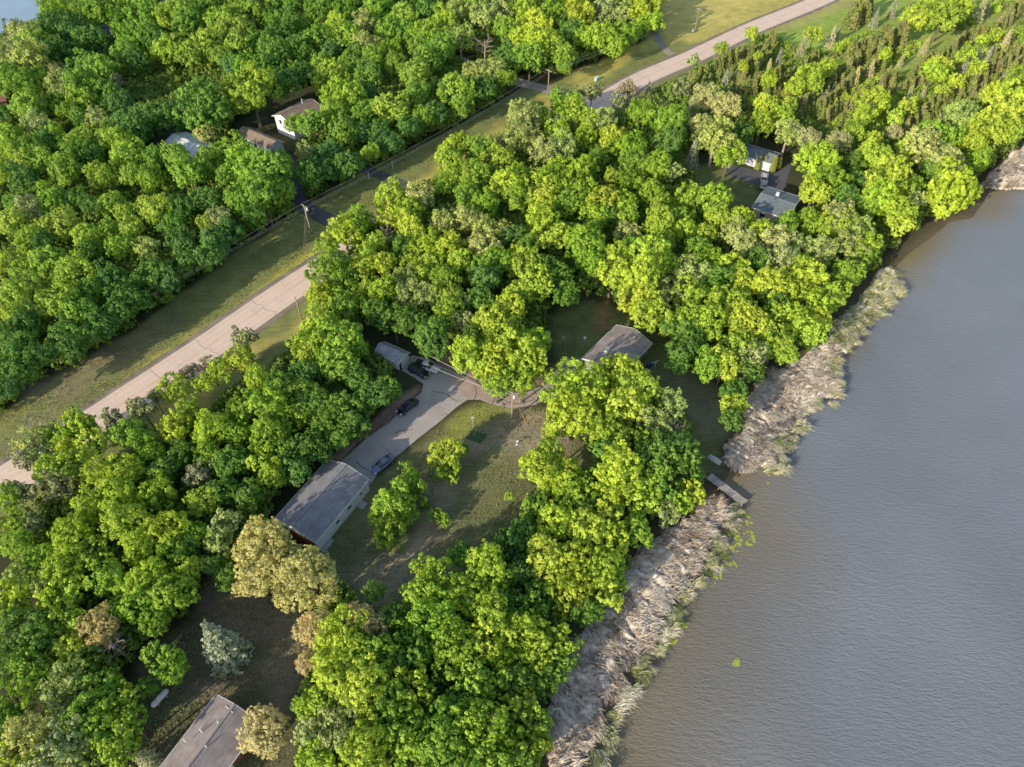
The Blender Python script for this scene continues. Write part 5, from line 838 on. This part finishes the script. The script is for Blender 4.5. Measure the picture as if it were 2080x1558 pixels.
def reeds(name,label,poly_px,m,dens,L0,lean,z0=-.4,seed=0,hole=.3,width=.085,tuft=.9,bl=22,mat_h=0):
    r=np.random.default_rng(seed); poly=wp(poly_px,0); x0,y0=poly.min(0);x1,y1=poly.max(0); n=int((x1-x0)*(y1-y0)*dens); T=np.c_[r.uniform(x0,x1,n),r.uniform(y0,y1,n)]
    sd=sdist(T,poly)+(fbm(T,3,seed)-.5)*3.0; Tr=np.c_[T@np.array([math.cos(lean),math.sin(lean)])*.45,T@np.array([-math.sin(lean),math.cos(lean)])*1.3]; T=T[(sd<0)&(fbm(Tr,1.5,seed+3)>hole+.08)]; n=len(T)
    A=lean+ (fbm(T,5,seed+5)-.5)*3.2+r.normal(0,.25,n); h=r.uniform(.7,1.3,n)*(.7+.6*fbm(T,4,seed+8)); ton=np.clip(.55+(fbm(T,2.5,seed+9)-.5)*1.1+r.normal(0,.13,n),0,1)
    Tt=np.repeat(T,bl,0); Aa=np.repeat(A,bl)+r.normal(0,.38,n*bl); hh_=np.repeat(h,bl)*r.uniform(.6,1.2,n*bl); base=Tt+r.normal(0,.17,(n*bl,2)); N_=n*bl
    d=np.c_[np.cos(Aa),np.sin(Aa)]; wa=Aa+math.pi/2+r.normal(0,.8,N_); s_=np.c_[np.cos(wa),np.sin(wa)]*width*.5*r.uniform(.6,1.3,N_)[:,None]; up=r.uniform(.45,1.05,N_); Lr=L0*hh_
    p0=np.c_[base,np.full(N_,z0)]; p1=np.c_[base+d*(Lr*.42)[:,None],z0+Lr*up*.85]; p2=np.c_[base+d*(Lr*(.9))[:,None],z0+Lr*up*.78+r.normal(0,.06,N_)]
    S=np.c_[s_,np.zeros(N_)]; V=np.stack([p0-S,p0+S,p1-S,p1+S,p2-S*.35,p2+S*.35],1).reshape(-1,3); i=np.arange(N_)[:,None]*6
    Q=np.vstack([i+np.array([[0,1,3,2]]),i+np.array([[2,3,5,4]])]); tn=np.clip(np.repeat(ton,bl)+r.normal(0,.15,N_),0,1)
    tnn=np.r_[tn,tn]
    if mat_h:
        st=.28; gx_=np.arange(x0-1,x1+1,st); gy_=np.arange(y0-1,y1+1,st); XX,YY=np.meshgrid(gx_,gy_); PP_=np.c_[XX.ravel(),YY.ravel()]; sd_=sdist(PP_,poly)+(fbm(PP_,3,seed)-.5)*3.0
        la=lean+(fbm(PP_,9,seed+31)-.5)*.9; uu=PP_@np.array([math.cos(lean),math.sin(lean)]); vv=PP_@np.array([-math.sin(lean),math.cos(lean)]); wv_=(fbm(PP_,4,seed+41)-.5)*3.5
        f1=fbm(np.c_[uu*.33,(vv+wv_)*1.0],.95,seed+51,3); f2=fbm(np.c_[uu*.6,(vv+wv_)*1.6],.5,seed+61,2); rg=np.clip(1-np.abs(f1-.5)*4.2,0,1); hgt=(.25+.75*(1-rg))*.8+f2*.35
        edge=np.clip(-sd_/1.2,0,1)**.6; zz=z0-.25+mat_h*hgt*edge+.15*edge; idx=np.arange(len(PP_)).reshape(len(gy_),len(gx_)); Qm=np.stack([idx[:-1,:-1],idx[:-1,1:],idx[1:,1:],idx[1:,:-1]],-1).reshape(-1,4); kq=(sd_[Qm]<0).all(1); Qm=Qm[kq]
        u_,inv=np.unique(Qm,return_inverse=True); tq=np.clip(hgt[Qm].mean(1)*1.15-.28+r.normal(0,.08,len(Qm))+(fbm(PP_[Qm[:,0]],6,seed+71)-.5)*.4,0,1); Q=np.vstack([Q,inv.reshape(-1,4)+len(V)]); V=np.vstack([V,np.c_[PP_[u_],zz[u_]]]); tnn=np.r_[tnn,tq]  # crevice shade put into the mat colour: low parts brown, crests cream
    me=mesh_np(name,V,Q,[m],tone=tnn); return tag(link(bpy.data.objects.new(name,me)),label,kind='stuff')
LN=math.radians(-42)
inner_s=[(1108,1640),(1112,1558),(1110,1480),(1114,1400),(1163,1312),(1190,1258),(1268,1203),(1285,1135),(1337,1083),(1402,1043),(1440,1002)]
outer_s=[(1470,1012),(1462,1050),(1436,1095),(1425,1145),(1375,1198),(1342,1255),(1305,1325),(1262,1370),(1222,1440),(1204,1500),(1186,1558),(1160,1640)]
reeds('reed_bed','thick bed of combed-over pale dead reeds below the dock',inner_s+outer_s,M['reed'],3.6,1.35,LN+.15,seed=1,z0=-.05,hole=.26,width=.10,mat_h=1.15)
inner_n=[(1464,930),(1463,900),(1502,868),(1514,817),(1562,754),(1612,732),(1650,712)]; outer_n=[(1700,700),(1668,750),(1692,775),(1686,808),(1640,822),(1618,842),(1605,868),(1570,885),(1552,905),(1556,935),(1535,945),(1510,955),(1484,945)]
reeds('reed_bed','thick bed of combed-over pale dead reeds above the dock',inner_n+outer_n,M['reed'],3.6,1.35,LN,seed=2,z0=-.05,hole=.26,width=.10,mat_h=1.15)
reeds('reed_bed','thinner mixed reed fringe stretching up the upper shore',[(1640,715),(1668,688),(1725,622),(1792,545),(1830,552),(1832,600),(1800,630),(1765,665),(1735,700),(1700,735),(1665,745)],M['greenreed'],2.6,1.4,LN-.2,seed=3,hole=.36,z0=-.2,mat_h=.8)
reeds('reed_bed','pinkish-tan reed bed at the far bend of the shore',[(2010,352),(2035,330),(2080,300),(2180,255),(2200,330),(2090,380),(2040,385),(1985,378)],simple('x',(.1,.1,.1)) if False else M['reed'],2.3,1.8,LN,seed=4,hole=.3,width=.13,z0=-.1,mat_h=1.3)
reeds('reed_fringe','green and straw-coloured young reeds along the lake side of the lower bed',[(1480,1022),(1462,1060),(1440,1100),(1430,1150),(1375,1210),(1345,1262),(1312,1330),(1270,1372),(1228,1440),(1210,1500),(1190,1558),(1185,1640),(1215,1640),(1226,1558),(1248,1500),(1264,1440),(1300,1376),(1342,1335),(1378,1262),(1405,1205),(1455,1155),(1464,1105),(1492,1062),(1500,1025)],M['greenreed'],2.6,1.3,LN,seed=5,hole=.3,z0=-.3)
reeds('reed_fringe','green and straw-coloured young reeds along the lake side of the upper bed',[(1690,720),(1655,750),(1670,775),(1665,800),(1620,812),(1600,842),(1598,872),(1570,885),(1552,912),(1560,945),(1540,955),(1575,972),(1592,950),(1585,915),(1630,890),(1636,845),(1700,815),(1705,770),(1690,745)],M['greenreed'],2.6,1.3,LN,seed=6,hole=.3,z0=-.3)
for a_ in _late: litter(*a_)
# ------------------------------------------------------------------ lily pads
def pads(name,label,polys,n,seed,z=WL+.012):
    r=np.random.default_rng(seed); V=[];Q=[];T=[]
    for pp in polys:
        P_=wp(pp,WL); x0,y0=P_.min(0);x1,y1=P_.max(0); C=np.c_[r.uniform(x0,x1,n),r.uniform(y0,y1,n)]; C=C[(sdist(C,P_)<0)&(fbm(C,.9,seed)>.5)]
        for c in C:
            R_=r.uniform(.13,.27); a0=r.uniform(0,6.28); b_=len(V); V.append((c[0],c[1],z+.02+r.uniform(0,.03)))
            for k in range(8): V.append((c[0]+R_*math.cos(a0+k*.75),c[1]+R_*math.sin(a0+k*.75),z+r.uniform(-.0,.04)))
            for k in range(7): Q.append((b_,b_+1+k,b_+2+k)); T.append(0)
            t=r.random(); T[-7:]=[t]*7
    me=mesh_np(name,V,Q,[M['lily']],tone=T); return tag(link(bpy.data.objects.new(name,me)),label,kind='stuff')
M['lily']=blade_mat('lily_pad',[(.20,.30,.03),(.38,.46,.05),(.55,.56,.08)])
pads('lily_pads','yellow-green lily pads floating off the end of the dock',[[(1500,1038),(1522,1045),(1537,1080),(1535,1105),(1500,1120),(1470,1140),(1462,1100),(1490,1070)],[(1540,995),(1560,980),(1562,992),(1545,1000)]],650,3)
pads('lily_pads','scattered lily pads along the reed edge below the dock',[[(1455,1120),(1480,1130),(1500,1150),(1470,1170),(1440,1200),(1425,1180)],[(1375,1240),(1408,1225),(1395,1275),(1362,1290)],[(1355,1295),(1375,1300),(1360,1320),(1345,1310)],[(1480,1340),(1500,1340),(1500,1352),(1482,1352)]],260,4)
# ------------------------------------------------------------------ labels of the trees, told apart by landmark, side and order
LM=[('transformer pole by the blacktop driveway',625,455),('pale pole on the sunny verge',1413,45),('gravel side road',1070,170),('white-walled house in the woods',595,240),('pale blue-white shed',365,295),('farther lake',40,40),('dark-roofed cabin',222,60),('cabin at the small glade',0,200),('two-panel sign at the wood edge',335,612),('road at its lower end',30,960),('plain pole beside the road',608,630),('long white garage',650,1020),('small weathered garage',800,715),('brown-roofed house',1250,710),('service pole over the driveway',1040,840),('green mat on the lawn',968,888),('plank dock',1480,1000),('slate-roofed lakeside house',1575,405),('arborvitae garage',1550,310),('tan reed bed at the bend',2040,345),('propane tank',325,1418),('shingled house by the propane tank',440,1490),('narrow wooden boat',865,1435),('tiny tan-roofed shed',1135,582),('lower reed bed',1200,1400),('clearing in the young pines',1880,90),('bare verge by the junction',1250,200)]
SEC=['right of','upper right of','above','upper left of','left of','lower left of','below','lower right of']
ORD=['nearest','second','third','fourth','fifth','sixth','seventh','eighth','ninth','tenth','eleventh','twelfth','thirteenth','fourteenth','fifteenth','sixteenth','seventeenth','eighteenth','nineteenth','twentieth','twenty-first','twenty-second','twenty-third','twenty-fourth','twenty-fifth','twenty-sixth','twenty-seventh','twenty-eighth','twenty-ninth','thirtieth']
grp={}
for t in TREES:
    if 'o' not in t or t['o'] is None: continue
    x,y=t['px'],t['py']; j=min(range(len(LM)),key=lambda i:math.hypot(LM[i][1]-x,LM[i][2]-y)); dx,dy=x-LM[j][1],LM[j][2]-y
    sc=int(round(math.atan2(dy,dx)/(math.pi/4)))%8; grp.setdefault((t['kind'],j,sc),[]).append((math.hypot(dx,dy),t))
for (kd,j,sc),L_ in grp.items():
    L_.sort(key=lambda q:q[0])
    for i,(dd,t) in enumerate(L_):
        noun=NAME[kd][1]; od='' if len(L_)==1 else (ORD[i]+' ' if i<len(ORD) else 'farthest '); od=od if i or len(L_)==1 else 'nearest '
        tn=t['tone']; 
        if kd=='dead': tn=''
        lab=f"{od}{tn+' ' if tn else ''}{noun} {SEC[sc]} the {LM[j][0]}".replace('dense round-topped','round dense')
        w_=lab.split(); t['o']['label']=' '.join(w_[:16])
for t in TREES:
    if t['kind'] in('young_pine',): t['o']['group']='young pines planted in rows'
bpy.context.view_layer.update()
